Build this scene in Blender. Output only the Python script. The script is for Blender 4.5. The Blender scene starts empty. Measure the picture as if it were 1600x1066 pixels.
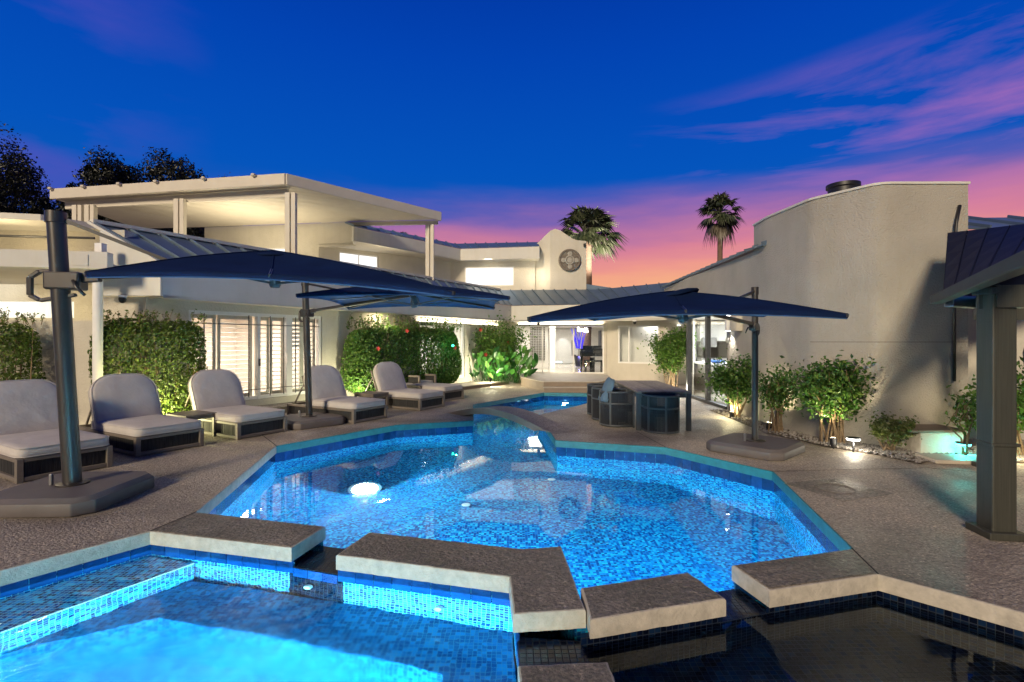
import bpy, bmesh, math, random
import numpy as np
from mathutils import Vector, Matrix
from mathutils.geometry import tessellate_polygon
R = math.radians
random.seed(7)
rng = np.random.default_rng(11)
C = bpy.context.scene.collection
sc = bpy.context.scene

# ------------------------------------------------------------------ camera
EYE = 1.6
cam_d = bpy.data.cameras.new('camera'); cam_d.lens = 18.0; cam_d.sensor_width = 36.0
cam_d.clip_start = 0.05; cam_d.clip_end = 2000
cam = bpy.data.objects.new('camera', cam_d); C.objects.link(cam)
cam.location = (0, 0, EYE); cam.rotation_euler = (R(90), 0, 0)
sc.camera = cam

# ------------------------------------------------------------------ world: dusk sky
w = bpy.data.worlds.new('World'); sc.world = w; w.use_nodes = True
nt = w.node_tree; nt.nodes.clear()
def N(t, kind, **kw):
    n = t.nodes.new(kind)
    for k, v in kw.items():
        if k == 'inp':
            for a, b in v.items(): n.inputs[a].default_value = b
        else: setattr(n, k, v)
    return n
def srgb(r, g, b):
    f = lambda c: (c/255/12.92) if c/255 <= 0.04045 else ((c/255+0.055)/1.055)**2.4
    return (f(r), f(g), f(b), 1)
def math_n(t, op, a=None, b=None, clamp=False):
    n = N(t, 'ShaderNodeMath', operation=op, use_clamp=clamp)
    for i, v in enumerate((a, b)):
        if v is None: continue
        if isinstance(v, (int, float)): n.inputs[i].default_value = v
        else: t.links.new(v, n.inputs[i])
    return n.outputs[0]
def ramp_n(t, fac, stops, interp='LINEAR'):
    n = N(t, 'ShaderNodeValToRGB'); cr = n.color_ramp; cr.interpolation = interp
    while len(cr.elements) < len(stops): cr.elements.new(0.5)
    for e, (p, c) in zip(cr.elements, stops):
        e.position = p; e.color = c if len(c) == 4 else (*c, 1)
    t.links.new(fac, n.inputs[0]); return n.outputs[0]
def mix_n(t, fac, a, b, mode='MIX'):
    n = N(t, 'ShaderNodeMix', data_type='RGBA', blend_type=mode)
    for i, v in ((0, fac), (6, a), (7, b)):
        if isinstance(v, (int, float)): n.inputs[i].default_value = v
        elif isinstance(v, tuple): n.inputs[i].default_value = v
        else: t.links.new(v, n.inputs[i])
    return n.outputs[2]
def build_sky():
    tc = N(nt, 'ShaderNodeTexCoord')
    sep = N(nt, 'ShaderNodeSeparateXYZ'); nt.links.new(tc.outputs['Generated'], sep.inputs[0])
    x, y, z = sep.outputs
    hor = math_n(nt, 'SQRT', math_n(nt, 'ADD', math_n(nt, 'MULTIPLY', x, x), math_n(nt, 'MULTIPLY', y, y)))
    elev = math_n(nt, 'ARCTAN2', z, hor)                       # radians
    az = math_n(nt, 'ARCTAN2', x, y)                           # 0 = camera axis, + = to the right
    # large scale unevenness of the cloud edge
    mp = N(nt, 'ShaderNodeMapping', inp={'Scale': (1.3, 1.3, 8.0), 'Rotation': (0, R(7), 0)}); nt.links.new(tc.outputs['Generated'], mp.inputs[0])
    nz = N(nt, 'ShaderNodeTexNoise', inp={'Scale': 1.5, 'Detail': 6.0, 'Roughness': 0.55}); nt.links.new(mp.outputs[0], nz.inputs[0])
    wob = math_n(nt, 'MULTIPLY', math_n(nt, 'SUBTRACT', nz.outputs[0], 0.5), 0.13)
    e = math_n(nt, 'DIVIDE', math_n(nt, 'ADD', elev, 0.0), R(90), clamp=True)
    ew = math_n(nt, 'DIVIDE', math_n(nt, 'ADD', elev, wob), R(90), clamp=True)
    blue = ramp_n(nt, e, [(0.0, srgb(36, 104, 176)), (0.10, srgb(16, 94, 184)), (0.2, srgb(4, 84, 188)), (0.32, srgb(2, 68, 178)), (0.42, srgb(2, 52, 160)), (0.7, srgb(4, 34, 112)), (1.0, srgb(4, 24, 84))])
    glow = ramp_n(nt, ew, [(0.0, srgb(252, 200, 138)), (0.06, srgb(248, 180, 132)), (0.083, srgb(238, 154, 140)), (0.11, srgb(216, 130, 152)), (0.135, srgb(176, 114, 166)), (0.16, srgb(124, 98, 176)), (0.19, srgb(44, 88, 184)), (1.0, srgb(10, 74, 182))])
    mask_e = ramp_n(nt, ew, [(0.0, (1, 1, 1)), (0.14, (1, 1, 1)), (0.19, (0, 0, 0))])
    azc = math_n(nt, 'SUBTRACT', az, 0.42)
    mask_a = ramp_n(nt, math_n(nt, 'MULTIPLY', math_n(nt, 'ABSOLUTE', azc), 0.32), [(0.0, (1, 1, 1)), (0.16, (1, 1, 1)), (0.36, (0, 0, 0))], 'EASE')
    m = math_n(nt, 'MULTIPLY', mask_e, mask_a)
    c1 = mix_n(nt, m, blue, glow)
    # pink streaks, higher on the right
    mp2 = N(nt, 'ShaderNodeMapping', inp={'Scale': (1.5, 1.5, 9.0), 'Rotation': (0, R(9), 0), 'Location': (0.37, 0.1, 1.95)}); nt.links.new(tc.outputs['Generated'], mp2.inputs[0])
    n2 = N(nt, 'ShaderNodeTexNoise', inp={'Scale': 1.6, 'Detail': 7.0, 'Roughness': 0.56, 'Distortion': 0.35}); nt.links.new(mp2.outputs[0], n2.inputs[0])
    st = ramp_n(nt, n2.outputs[0], [(0.46, (0, 0, 0)), (0.70, (1, 1, 1))])
    ea = math_n(nt, 'SUBTRACT', elev, math_n(nt, 'MULTIPLY', az, 0.10))
    band = ramp_n(nt, math_n(nt, 'DIVIDE', ea, R(60), clamp=True), [(0.08, (0, 0, 0)), (0.17, (1, 1, 1)), (0.30, (1, 1, 1)), (0.38, (0, 0, 0))])
    right = ramp_n(nt, az, [(0.22, (0, 0, 0)), (0.55, (1, 1, 1))])
    ms = math_n(nt, 'MULTIPLY', math_n(nt, 'MULTIPLY', st, band), math_n(nt, 'MULTIPLY', right, 0.68))
    c2 = mix_n(nt, ms, c1, srgb(190, 116, 184))
    # faint purple wisps high on the left
    mp3 = N(nt, 'ShaderNodeMapping', inp={'Scale': (2.4, 2.4, 8.0), 'Location': (1.3, 0.4, 0.1)}); nt.links.new(tc.outputs['Generated'], mp3.inputs[0])
    n3 = N(nt, 'ShaderNodeTexNoise', inp={'Scale': 1.5, 'Detail': 6.0}); nt.links.new(mp3.outputs[0], n3.inputs[0])
    wl = math_n(nt, 'MULTIPLY', ramp_n(nt, n3.outputs[0], [(0.46, (0, 0, 0)), (0.68, (1, 1, 1))]), ramp_n(nt, math_n(nt, 'MULTIPLY', az, -1.0), [(0.52, (0, 0, 0)), (0.72, (1, 1, 1))]))
    c3 = mix_n(nt, math_n(nt, 'MULTIPLY', wl, 0.55), c2, srgb(90, 80, 185))
    # the sky opposite the sunset is darker dusk
    dusk = ramp_n(nt, math_n(nt, 'MULTIPLY', math_n(nt, 'ADD', y, 1.0), 0.5), [(0.15, (.34, .34, .34)), (0.72, (1, 1, 1))])
    c3 = mix_n(nt, 1.0, c3, dusk, 'MULTIPLY')
    bg = N(nt, 'ShaderNodeBackground', inp={'Strength': 0.76}); nt.links.new(c3, bg.inputs[0])
    out = N(nt, 'ShaderNodeOutputWorld'); nt.links.new(bg.outputs[0], out.inputs[0])
build_sky()

# ------------------------------------------------------------------ added warm fill sun, soft and low, from behind the camera
sun_d = bpy.data.lights.new('warm_fill_sun', 'SUN'); sun_d.energy = 2.55; sun_d.angle = R(11); sun_d.color = (1.0, 0.82, 0.58)
sun = bpy.data.objects.new('warm_fill_sun', sun_d); C.objects.link(sun)
sun.rotation_euler = Vector((0.36, 0.86, -0.40)).to_track_quat('-Z', 'Y').to_euler()

sc.view_settings.view_transform = 'Standard'; sc.view_settings.look = 'None'
sc.view_settings.exposure = 0.4; sc.view_settings.gamma = 1.0; sc.view_settings.use_curve_mapping = False
sc.render.engine = 'CYCLES'
sc.cycles.use_denoising = True
sc.cycles.max_bounces = 8; sc.cycles.transmission_bounces = 6; sc.cycles.transparent_max_bounces = 12
sc.cycles.diffuse_bounces = 3; sc.cycles.glossy_bounces = 4
sc.cycles.sample_clamp_indirect = 4.0

def lamp(name, kind, loc, power, color=(1, 0.86, 0.62), size=0.1, target=None, size_y=None, spot=None):
    d = bpy.data.lights.new(name, kind); d.energy = power; d.color = color
    if kind == 'AREA':
        d.size = size
        if size_y: d.shape = 'RECTANGLE'; d.size_y = size_y
    else: d.shadow_soft_size = size
    if kind == 'SPOT': d.spot_size = R(spot or 90); d.spot_blend = 0.6
    o = bpy.data.objects.new(name, d); C.objects.link(o); o.location = loc
    if target is not None: o.rotation_euler = (Vector(target)-Vector(loc)).to_track_quat('-Z', 'Y').to_euler()
    return o

# ------------------------------------------------------------------ materials
def new_mat(name):
    m = bpy.data.materials.new(name); m.use_nodes = True
    t = m.node_tree; t.nodes.clear()
    out = N(t, 'ShaderNodeOutputMaterial'); p = N(t, 'ShaderNodeBsdfPrincipled')
    t.links.new(p.outputs[0], out.inputs[0]); return m, t, p
def coords(t, which='Object', scale=(1, 1, 1)):
    tc = N(t, 'ShaderNodeTexCoord')
    if which == 'World':
        g = N(t, 'ShaderNodeNewGeometry'); src = g.outputs['Position']
    else: src = tc.outputs[which]
    mp = N(t, 'ShaderNodeMapping', inp={'Scale': scale}); t.links.new(src, mp.inputs[0]); return mp.outputs[0]
def simple(name, col, rough=0.6, metal=0.0, var=0.12, nscale=6.0, bump=0.0, bscale=80.0, bdist=0.003, objvar=0.0, stretch=(1, 1, 1), spec=0.5, coat=0.0, bdetail=6.0, streak=0.0):
    m, t, p = new_mat(name)
    v = coords(t, 'World', stretch)
    nz = N(t, 'ShaderNodeTexNoise', inp={'Scale': nscale, 'Detail': 6.0, 'Roughness': 0.6}); t.links.new(v, nz.inputs[0])
    a = tuple(c*(1-var) for c in col[:3])+(1,); b = tuple(min(1, c*(1+var)) for c in col[:3])+(1,)
    c = ramp_n(t, nz.outputs[0], [(0.3, a), (0.7, b)])
    if streak:                                                   # faint run-off marks
        sm = N(t, 'ShaderNodeMapping', inp={'Scale': (5.0, 5.0, .35)}); t.links.new(v, sm.inputs[0])
        sn = N(t, 'ShaderNodeTexNoise', inp={'Scale': 1.0, 'Detail': 8.0, 'Roughness': 0.65}); t.links.new(sm.outputs[0], sn.inputs[0])
        k = 1-streak; c = mix_n(t, 1.0, c, ramp_n(t, sn.outputs[0], [(0.34, (k, k, k*.97)), (0.52, (1, 1, 1))]), 'MULTIPLY')
    if objvar:
        oi = N(t, 'ShaderNodeObjectInfo')
        hs = N(t, 'ShaderNodeHueSaturation'); t.links.new(c, hs.inputs['Color'])
        mr = N(t, 'ShaderNodeMapRange', inp={3: 1-objvar, 4: 1+objvar}); t.links.new(oi.outputs['Random'], mr.inputs[0])
        t.links.new(mr.outputs[0], hs.inputs['Value']); c = hs.outputs[0]
    t.links.new(c, p.inputs['Base Color'])
    p.inputs['Roughness'].default_value = rough; p.inputs['Metallic'].default_value = metal
    p.inputs['Specular IOR Level'].default_value = spec; p.inputs['Coat Weight'].default_value = coat
    if bump:
        n2 = N(t, 'ShaderNodeTexNoise', inp={'Scale': bscale, 'Detail': bdetail, 'Roughness': 0.6}); t.links.new(v, n2.inputs[0])
        bp = N(t, 'ShaderNodeBump', inp={'Strength': bump, 'Distance': bdist}); t.links.new(n2.outputs[0], bp.inputs['Height'])
        t.links.new(bp.outputs[0], p.inputs['Normal'])
    return m
def deck_mat(name, c0, c1, scale=38.0, dist=0.012, rough=(0.42, 0.75)):
    m, t, p = new_mat(name); v = coords(t, 'World')
    big = N(t, 'ShaderNodeTexNoise', inp={'Scale': 0.9, 'Detail': 5.0, 'Roughness': 0.6}); t.links.new(v, big.inputs[0])
    fine = N(t, 'ShaderNodeTexNoise', inp={'Scale': scale, 'Detail': 7.0, 'Roughness': 0.68}); t.links.new(v, fine.inputs[0])
    vor = N(t, 'ShaderNodeTexVoronoi', inp={'Scale': scale*1.7, 'Randomness': 1.0}); t.links.new(v, vor.inputs[0])
    f = math_n(t, 'ADD', math_n(t, 'MULTIPLY', fine.outputs[0], 0.5), math_n(t, 'MULTIPLY', big.outputs[0], 0.5))
    c = ramp_n(t, f, [(0.36, c0), (0.64, c1)])
    pits = ramp_n(t, vor.outputs['Distance'], [(0.0, (1, 1, 1)), (0.55, (0.72, 0.70, 0.68))])
    c = mix_n(t, 0.8, c, pits, 'MULTIPLY')
    sp = N(t, 'ShaderNodeTexVoronoi', inp={'Scale': scale*2.6}); t.links.new(v, sp.inputs[0])
    sv = N(t, 'ShaderNodeSeparateColor'); t.links.new(sp.outputs['Color'], sv.inputs[0])
    c = mix_n(t, 1.0, c, ramp_n(t, sv.outputs[0], [(0.0, (.55, .55, .56)), (.6, (1, 1, 1)), (.92, (1.0, 1.0, 1.0)), (1.0, (1.7, 1.65, 1.55))]), 'MULTIPLY')
    t.links.new(c, p.inputs['Base Color'])
    st = N(t, 'ShaderNodeTexNoise', inp={'Scale': 0.45, 'Detail': 9.0, 'Roughness': 0.7, 'Distortion': 0.6}); t.links.new(v, st.inputs[0])
    c = mix_n(t, 1.0, c, ramp_n(t, st.outputs[0], [(0.38, (.66, .65, .64)), (0.50, (1, 1, 1)), (0.66, (1.12, 1.10, 1.06))]), 'MULTIPLY'); t.links.new(c, p.inputs['Base Color'])
    rr = ramp_n(t, big.outputs[0], [(0.35, (rough[0],)*3), (0.65, (rough[1],)*3)]); t.links.new(rr, p.inputs['Roughness'])
    h = math_n(t, 'ADD', fine.outputs[0], math_n(t, 'MULTIPLY', vor.outputs['Distance'], -0.35))
    bp = N(t, 'ShaderNodeBump', inp={'Strength': 0.9, 'Distance': dist}); t.links.new(h, bp.inputs['Height']); t.links.new(bp.outputs[0], p.inputs['Normal'])
    return m
def mosaic_mat(name, cols, size=0.028, grout=(0.30, 0.42, 0.50), gw=0.06, rough=0.18):
    m, t, p = new_mat(name)
    uv = N(t, 'ShaderNodeUVMap')
    sc_ = N(t, 'ShaderNodeVectorMath', operation='SCALE', inp={'Scale': 1/size}); t.links.new(uv.outputs[0], sc_.inputs[0])
    fl = N(t, 'ShaderNodeVectorMath', operation='FLOOR'); t.links.new(sc_.outputs[0], fl.inputs[0])
    fr = N(t, 'ShaderNodeVectorMath', operation='FRACTION'); t.links.new(sc_.outputs[0], fr.inputs[0])
    wn = N(t, 'ShaderNodeTexWhiteNoise', noise_dimensions='2D'); t.links.new(fl.outputs[0], wn.inputs['Vector'])
    n = len(cols)
    col = ramp_n(t, wn.outputs['Value'], [(i/n, c) for i, c in enumerate(cols)], 'CONSTANT')
    s = N(t, 'ShaderNodeSeparateXYZ'); t.links.new(fr.outputs[0], s.inputs[0])
    def edge(o):
        a = math_n(t, 'ABSOLUTE', math_n(t, 'SUBTRACT', o, 0.5)); return math_n(t, 'GREATER_THAN', a, 0.5-gw)
    g = math_n(t, 'MAXIMUM', edge(s.outputs[0]), edge(s.outputs[1]))
    c = mix_n(t, g, col, (*grout, 1)); t.links.new(c, p.inputs['Base Color'])
    rr = math_n(t, 'ADD', rough, math_n(t, 'MULTIPLY', g, 0.5)); t.links.new(rr, p.inputs['Roughness'])
    bp = N(t, 'ShaderNodeBump', inp={'Strength': 0.5, 'Distance': 0.002}); t.links.new(math_n(t, 'SUBTRACT', 1.0, g), bp.inputs['Height']); t.links.new(bp.outputs[0], p.inputs['Normal'])
    return m
def water_mat(name, scales, strength, dist, tint=(0.90, 0.985, 1, 1), stretch=(1, 1, 1), rough=0.0, churn=None):
    m = bpy.data.materials.new(name); m.use_nodes = True; t = m.node_tree; t.nodes.clear()
    out = N(t, 'ShaderNodeOutputMaterial'); g = N(t, 'ShaderNodeBsdfGlass', inp={'IOR': 1.33, 'Roughness': rough, 'Color': tint}); t.links.new(g.outputs[0], out.inputs[0])
    v = coords(t, 'World', stretch); h = None
    for s, a in scales:
        nz = N(t, 'ShaderNodeTexNoise', inp={'Scale': s, 'Detail': 2.0, 'Roughness': 0.5, 'Distortion': 0.3}); t.links.new(v, nz.inputs[0])
        k = math_n(t, 'MULTIPLY', nz.outputs[0], a); h = k if h is None else math_n(t, 'ADD', h, k)
    bp = N(t, 'ShaderNodeBump', inp={'Strength': strength, 'Distance': dist}); t.links.new(h, bp.inputs['Height']); t.links.new(bp.outputs[0], g.inputs['Normal'])
    if churn:                                                    # jets roughen the middle of the tub
        gp = N(t, 'ShaderNodeNewGeometry'); ds = N(t, 'ShaderNodeVectorMath', operation='DISTANCE'); t.links.new(gp.outputs['Position'], ds.inputs[0]); ds.inputs[1].default_value = churn
        wn = math_n(t, 'ADD', ds.outputs['Value'], math_n(t, 'MULTIPLY', math_n(t, 'SUBTRACT', h, 0.6), 0.5))
        t.links.new(ramp_n(t, math_n(t, 'MULTIPLY', wn, 0.25), [(0.28, (rough,)*3), (0.52, (0.01,)*3)]), g.inputs['Roughness'])
    return m
def emit(name, col, s):
    m = bpy.data.materials.new(name); m.use_nodes = True; t = m.node_tree; t.nodes.clear()
    out = N(t, 'ShaderNodeOutputMaterial'); e = N(t, 'ShaderNodeEmission', inp={'Color': (*col, 1), 'Strength': s}); t.links.new(e.outputs[0], out.inputs[0]); return m
def leaf_mat(name, c0, c1, c2, trans=0.35, rough=0.45):
    m, t, p = new_mat(name); out = [n for n in t.nodes if n.type == 'OUTPUT_MATERIAL'][0]
    at = N(t, 'ShaderNodeAttribute', attribute_name='rnd')
    c = ramp_n(t, at.outputs['Fac'], [(0.0, c0), (0.55, c1), (1.0, c2)])
    t.links.new(c, p.inputs['Base Color']); p.inputs['Roughness'].default_value = rough
    tr = N(t, 'ShaderNodeBsdfTranslucent'); t.links.new(c, tr.inputs[0])
    ms = N(t, 'ShaderNodeMixShader', inp={0: trans}); t.links.new(p.outputs[0], ms.inputs[1]); t.links.new(tr.outputs[0], ms.inputs[2]); t.links.new(ms.outputs[0], out.inputs[0])
    return m
def glass_mat(name, tint=(0.95, 0.97, 0.97), refl=0.10):
    m = bpy.data.materials.new(name); m.use_nodes = True; t = m.node_tree; t.nodes.clear()
    out = N(t, 'ShaderNodeOutputMaterial'); tr = N(t, 'ShaderNodeBsdfTransparent', inp={'Color': (*tint, 1)}); gl = N(t, 'ShaderNodeBsdfGlossy', inp={'Roughness': 0.02})
    lw = N(t, 'ShaderNodeLayerWeight', inp={'Blend': 0.5}); ms = N(t, 'ShaderNodeMixShader')
    fr = math_n(t, 'ADD', 0.03, math_n(t, 'MULTIPLY', 0.6, math_n(t, 'POWER', lw.outputs['Facing'], 5.0)))
    t.links.new(fr, ms.inputs[0]); t.links.new(tr.outputs[0], ms.inputs[1]); t.links.new(gl.outputs[0], ms.inputs[2]); t.links.new(ms.outputs[0], out.inputs[0]); return m
def fabric_two(name, col, trans=0.25):
    m, t, p = new_mat(name); out = [n for n in t.nodes if n.type == 'OUTPUT_MATERIAL'][0]
    v = coords(t, 'World'); nz = N(t, 'ShaderNodeTexNoise', inp={'Scale': 3.0, 'Detail': 4.0}); t.links.new(v, nz.inputs[0])
    c = ramp_n(t, nz.outputs[0], [(0.3, tuple(k*0.85 for k in col)), (0.7, tuple(k*1.15 for k in col))])
    t.links.new(c, p.inputs['Base Color']); p.inputs['Roughness'].default_value = 0.85; p.inputs['Specular IOR Level'].default_value = 0.15
    wv = N(t, 'ShaderNodeTexNoise', inp={'Scale': 300.0, 'Detail': 2.0}); t.links.new(v, wv.inputs[0])
    bp = N(t, 'ShaderNodeBump', inp={'Strength': 0.25, 'Distance': 0.002}); t.links.new(wv.outputs[0], bp.inputs['Height']); t.links.new(bp.outputs[0], p.inputs['Normal'])
    tr = N(t, 'ShaderNodeBsdfTranslucent'); t.links.new(c, tr.inputs[0])
    ms = N(t, 'ShaderNodeMixShader', inp={0: trans}); t.links.new(p.outputs[0], ms.inputs[1]); t.links.new(tr.outputs[0], ms.inputs[2]); t.links.new(ms.outputs[0], out.inputs[0])
    return m

M = {}
M['deck'] = deck_mat('exposed_aggregate', (0.30, 0.255, 0.205), (0.76, 0.67, 0.545), 30.0, 0.035)
M['slab'] = deck_mat('coarse_coping_top', (0.085, 0.074, 0.061), (0.48, 0.425, 0.355), 24.0, 0.045, (0.32, 0.6))
M['pool_glow_edge'] = simple('pool_glow_coping_edge', (0.01, 0.15, 0.18), 0.6, bump=0.5, bscale=45, bdist=0.006, var=0.2, nscale=10)  # cream coping with the glow of the pool light painted into its colour
M['cream_edge'] = simple('cream_coping_edge', (0.46, 0.42, 0.345), 0.8, bump=0.9, bscale=45, bdist=0.008, var=0.18, nscale=14)
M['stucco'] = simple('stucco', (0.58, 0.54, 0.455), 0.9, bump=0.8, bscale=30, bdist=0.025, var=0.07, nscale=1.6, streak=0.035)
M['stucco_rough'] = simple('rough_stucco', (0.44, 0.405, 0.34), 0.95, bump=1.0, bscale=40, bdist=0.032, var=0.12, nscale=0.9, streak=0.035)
M['fascia'] = simple('painted_fascia', (0.60, 0.58, 0.52), 0.8, bump=0.3, bscale=30, bdist=0.006, var=0.06, nscale=1.5, streak=0.035)
M['white'] = simple('white_paint', (0.76, 0.75, 0.72), 0.5, var=0.04)
M['interior'] = simple('interior_wall', (0.72, 0.69, 0.64), 0.8, var=0.03)
M['interior_floor'] = simple('polished_floor', (0.62, 0.57, 0.48), 0.12, var=0.06, nscale=2.0)
M['cover'] = simple('aluminium_cover', (0.60, 0.55, 0.45), 0.55, var=0.05, nscale=3)
M['roof'] = simple('slate_blue_metal', (0.12, 0.17, 0.23), 0.42, metal=0.35, var=0.10, nscale=2.5, objvar=0.10)
M['navy_roof'] = simple('navy_metal', (0.003, 0.006, 0.022), 0.65, var=0.15, spec=0.2)
M['tile'] = simple('glazed_blue_tile', (0.006, 0.05, 0.19), 0.12, var=0.3, nscale=9, objvar=0.22, coat=0.4)
B = lambda *k: tuple(k)
M['mosaic'] = mosaic_mat('blue_mosaic', [B(.002, .05, .20), B(.002, .14, .37), B(.003, .21, .46), B(.008, .31, .54), B(.002, .085, .29), B(.02, .42, .60), B(.002, .025, .13)], 0.030, (0.008, 0.14, 0.27))
M['mosaic_spa'] = mosaic_mat('spa_mosaic', [B(.003, .06, .26), B(.005, .20, .50), B(.012, .32, .66), B(.05, .48, .74), B(.004, .03, .11), B(.008, .16, .42), B(.003, .045, .19)], 0.032, (0.22, 0.48, 0.58), 0.07)
M['spa_bench'] = mosaic_mat('bench_mosaic', [B(.003, .06, .17), B(.004, .10, .25), B(.006, .15, .33), B(.003, .045, .14)], 0.032, (0.01, 0.12, 0.22), 0.06)
M['mosaic_dark'] = mosaic_mat('dark_mosaic', [B(.002, .005, .020), B(.003, .010, .034), B(.005, .018, .05), B(.002, .004, .012)], 0.04, (0.006, 0.012, 0.022), 0.06)
M['water'] = water_mat('pool_water', [(1.3, 1.0), (5.0, 0.30)], 0.05, 0.03)
M['spa_water'] = water_mat('spa_water', [(2.0, 1.0), (6.0, 0.25)], 0.35, 0.05, rough=0.26, churn=(-1.7, 1.75, -0.165))
M['dark_water'] = water_mat('dark_water', [(2.0, 1.0)], 0.06, 0.02)
M['taupe'] = simple('taupe_frame', (0.17, 0.145, 0.12), 0.55, var=0.15, nscale=20, stretch=(1, 1, 4))
M['rope'] = simple('charcoal_rope', (0.028, 0.027, 0.027), 0.8, var=0.5, nscale=60, stretch=(1, 1, 0.1))
M['cushion'] = simple('grey_cushion', (0.51, 0.475, 0.445), 0.95, var=0.08, nscale=5, bump=0.4, bscale=5, bdist=0.03, bdetail=3.0)
M['base'] = simple('umbrella_base', (0.115, 0.100, 0.095), 0.6, var=0.12, nscale=4)
M['mast'] = simple('bronze_mast', (0.075, 0.068, 0.062), 0.35, metal=0.6, var=0.08)
M['black'] = simple('black_metal', (0.012, 0.012, 0.014), 0.45, var=0.1)
M['steel'] = simple('brushed_steel', (0.42, 0.42, 0.42), 0.3, metal=0.9, var=0.08)
M['navy'] = fabric_two('navy_canvas', (0.003, 0.013, 0.055), 0.06)
M['lining'] = fabric_two('pale_navy_lining', (0.055, 0.12, 0.24), 0.10)
M['table'] = simple('weathered_teak', (0.30, 0.27, 0.225), 0.75, var=0.22, nscale=9, stretch=(6, 0.6, 1), objvar=0.18, spec=0.2)
M['chair_rope'] = simple('navy_rope', (0.012, 0.015, 0.021), 0.7, var=0.5, nscale=70, stretch=(1, 1, 0.1))
M['chair_frame'] = simple('grey_chair_frame', (0.075, 0.085, 0.092), 0.5, var=0.12)
M['blue_cushion'] = simple('dusty_blue_cushion', (0.10, 0.17, 0.24), 0.95, var=0.1, bump=0.3, bscale=300)
M['post'] = simple('olive_metal_post', (0.058, 0.058, 0.045), 0.45, metal=0.25, var=0.22, nscale=14, stretch=(6, 6, 0.15))
M['gutter'] = simple('dark_olive_gutter', (0.024, 0.024, 0.017), 0.6, var=0.15)
M['bark'] = simple('bark', (0.10, 0.075, 0.05), 0.95, var=0.35, nscale=20, bump=0.6, bscale=50, bdist=0.01)
M['stem'] = simple('woody_stem', (0.20, 0.14, 0.08), 0.9, var=0.3, nscale=30)
M['palm_bark'] = simple('palm_bark', (0.16, 0.10, 0.07), 0.95, var=0.35, nscale=4, stretch=(1, 1, 7), bump=0.6, bscale=9)
M['leaf_hedge'] = leaf_mat('hedge_leaf', (.045, .085, .014), (.11, .18, .026), (.23, .28, .05))
M['leaf_bush'] = leaf_mat('bush_leaf', (.03, .09, .014), (.10, .22, .03), (.24, .35, .07), 0.4)
M['leaf_shrub'] = leaf_mat('shrub_leaf', (.018, .06, .010), (.06, .15, .022), (.17, .25, .05), 0.4)
M['leaf_tropic'] = leaf_mat('tropical_leaf', (.015, .09, .014), (.05, .20, .028), (.16, .34, .06), 0.35, 0.35)
M['leaf_yellow'] = leaf_mat('variegated_leaf', (.06, .11, .02), (.18, .22, .05), (.42, .42, .20), 0.35)
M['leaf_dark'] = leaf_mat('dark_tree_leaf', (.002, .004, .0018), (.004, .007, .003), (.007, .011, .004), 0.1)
M['leaf_palm'] = leaf_mat('palm_leaf', (.025, .038, .016), (.07, .085, .04), (.22, .22, .16), 0.15)
M['leaf_dead'] = leaf_mat('dry_palm_leaf', (.07, .055, .03), (.14, .115, .075), (.24, .21, .16), 0.15)
M['red'] = simple('red_petal', (0.42, 0.02, 0.015), 0.6, var=0.2)
M['soil'] = simple('planting_soil', (0.11, 0.085, 0.06), 1.0, bump=0.9, bscale=40, bdist=0.03, var=0.4, nscale=18)
M['pebble'] = simple('pebble', (0.24, 0.22, 0.20), 0.85, var=0.5, nscale=22)
M['ground'] = simple('dry_ground', (0.16, 0.13, 0.10), 1.0, var=0.2, nscale=1.0, bump=0.5, bscale=12)
M['grass'] = leaf_mat('grass_blade', (.03, .08, .01), (.06, .14, .02), (.12, .2, .04))
M['lit_window'] = emit('lit_white_blind', (1.0, 0.98, 0.95), 1.05)
M['lamp_white'] = emit('lamp_white', (1.0, 0.97, 0.9), 12)
M['lamp_warm'] = emit('lamp_warm', (1.0, 0.85, 0.6), 12)
M['lamp_cyan'] = emit('lamp_cyan', (0.10, 0.95, 0.90), 5)
M['lamp_green'] = emit('lamp_green', (0.05, 1.0, 0.45), 5)
M['pool_lamp'] = emit('pool_lamp_glow', (0.95, 0.98, 1.0), 60)
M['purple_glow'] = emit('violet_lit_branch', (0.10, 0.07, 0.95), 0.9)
M['glass'] = glass_mat('window_glass')
M['glass_block'] = simple('glass_block', (0.75, 0.78, 0.78), 0.15, var=0.1, nscale=20)
pb_ = [n for n in M['glass_block'].node_tree.nodes if n.type == 'BSDF_PRINCIPLED'][0]; pb_.inputs['Emission Color'].default_value = (1, .96, .88, 1); pb_.inputs['Emission Strength'].default_value = 0.35
M['dark_frame'] = simple('dark_door_frame', (0.035, 0.037, 0.042), 0.45)
M['beige_frame'] = simple('beige_frame', (0.50, 0.46, 0.38), 0.5)
M['stone_ring'] = simple('cast_stone', (0.16, 0.135, 0.11), 0.9, var=0.25, nscale=14, bump=0.5, bscale=60)
M['stone_pale'] = simple('pale_cast_stone', (0.34, 0.32, 0.28), 0.9, var=0.15, nscale=14, bump=0.5, bscale=60)
M['orange_cloth'] = simple('orange_throw', (0.55, 0.24, 0.10), 0.9)
M['pouf'] = simple('grey_pouf', (0.16, 0.13, 0.12), 0.95, bump=0.5, bscale=40)
M['piano'] = simple('black_lacquer', (0.010, 0.014, 0.018), 0.08, coat=1.0, var=0.05)
M['wood'] = simple('warm_wood', (0.24, 0.13, 0.06), 0.5, var=0.2, nscale=12, stretch=(1, 1, 5))
M['riser'] = simple('brown_riser', (0.20, 0.155, 0.115), 0.7, var=0.1, bump=0.3, bscale=40)
M['step_top'] = simple('pale_step', (0.42, 0.37, 0.30), 0.6, var=0.12, nscale=5, bump=0.4, bscale=60)
M['joint'] = simple('dark_joint', (0.03, 0.027, 0.025), 0.9)
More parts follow.
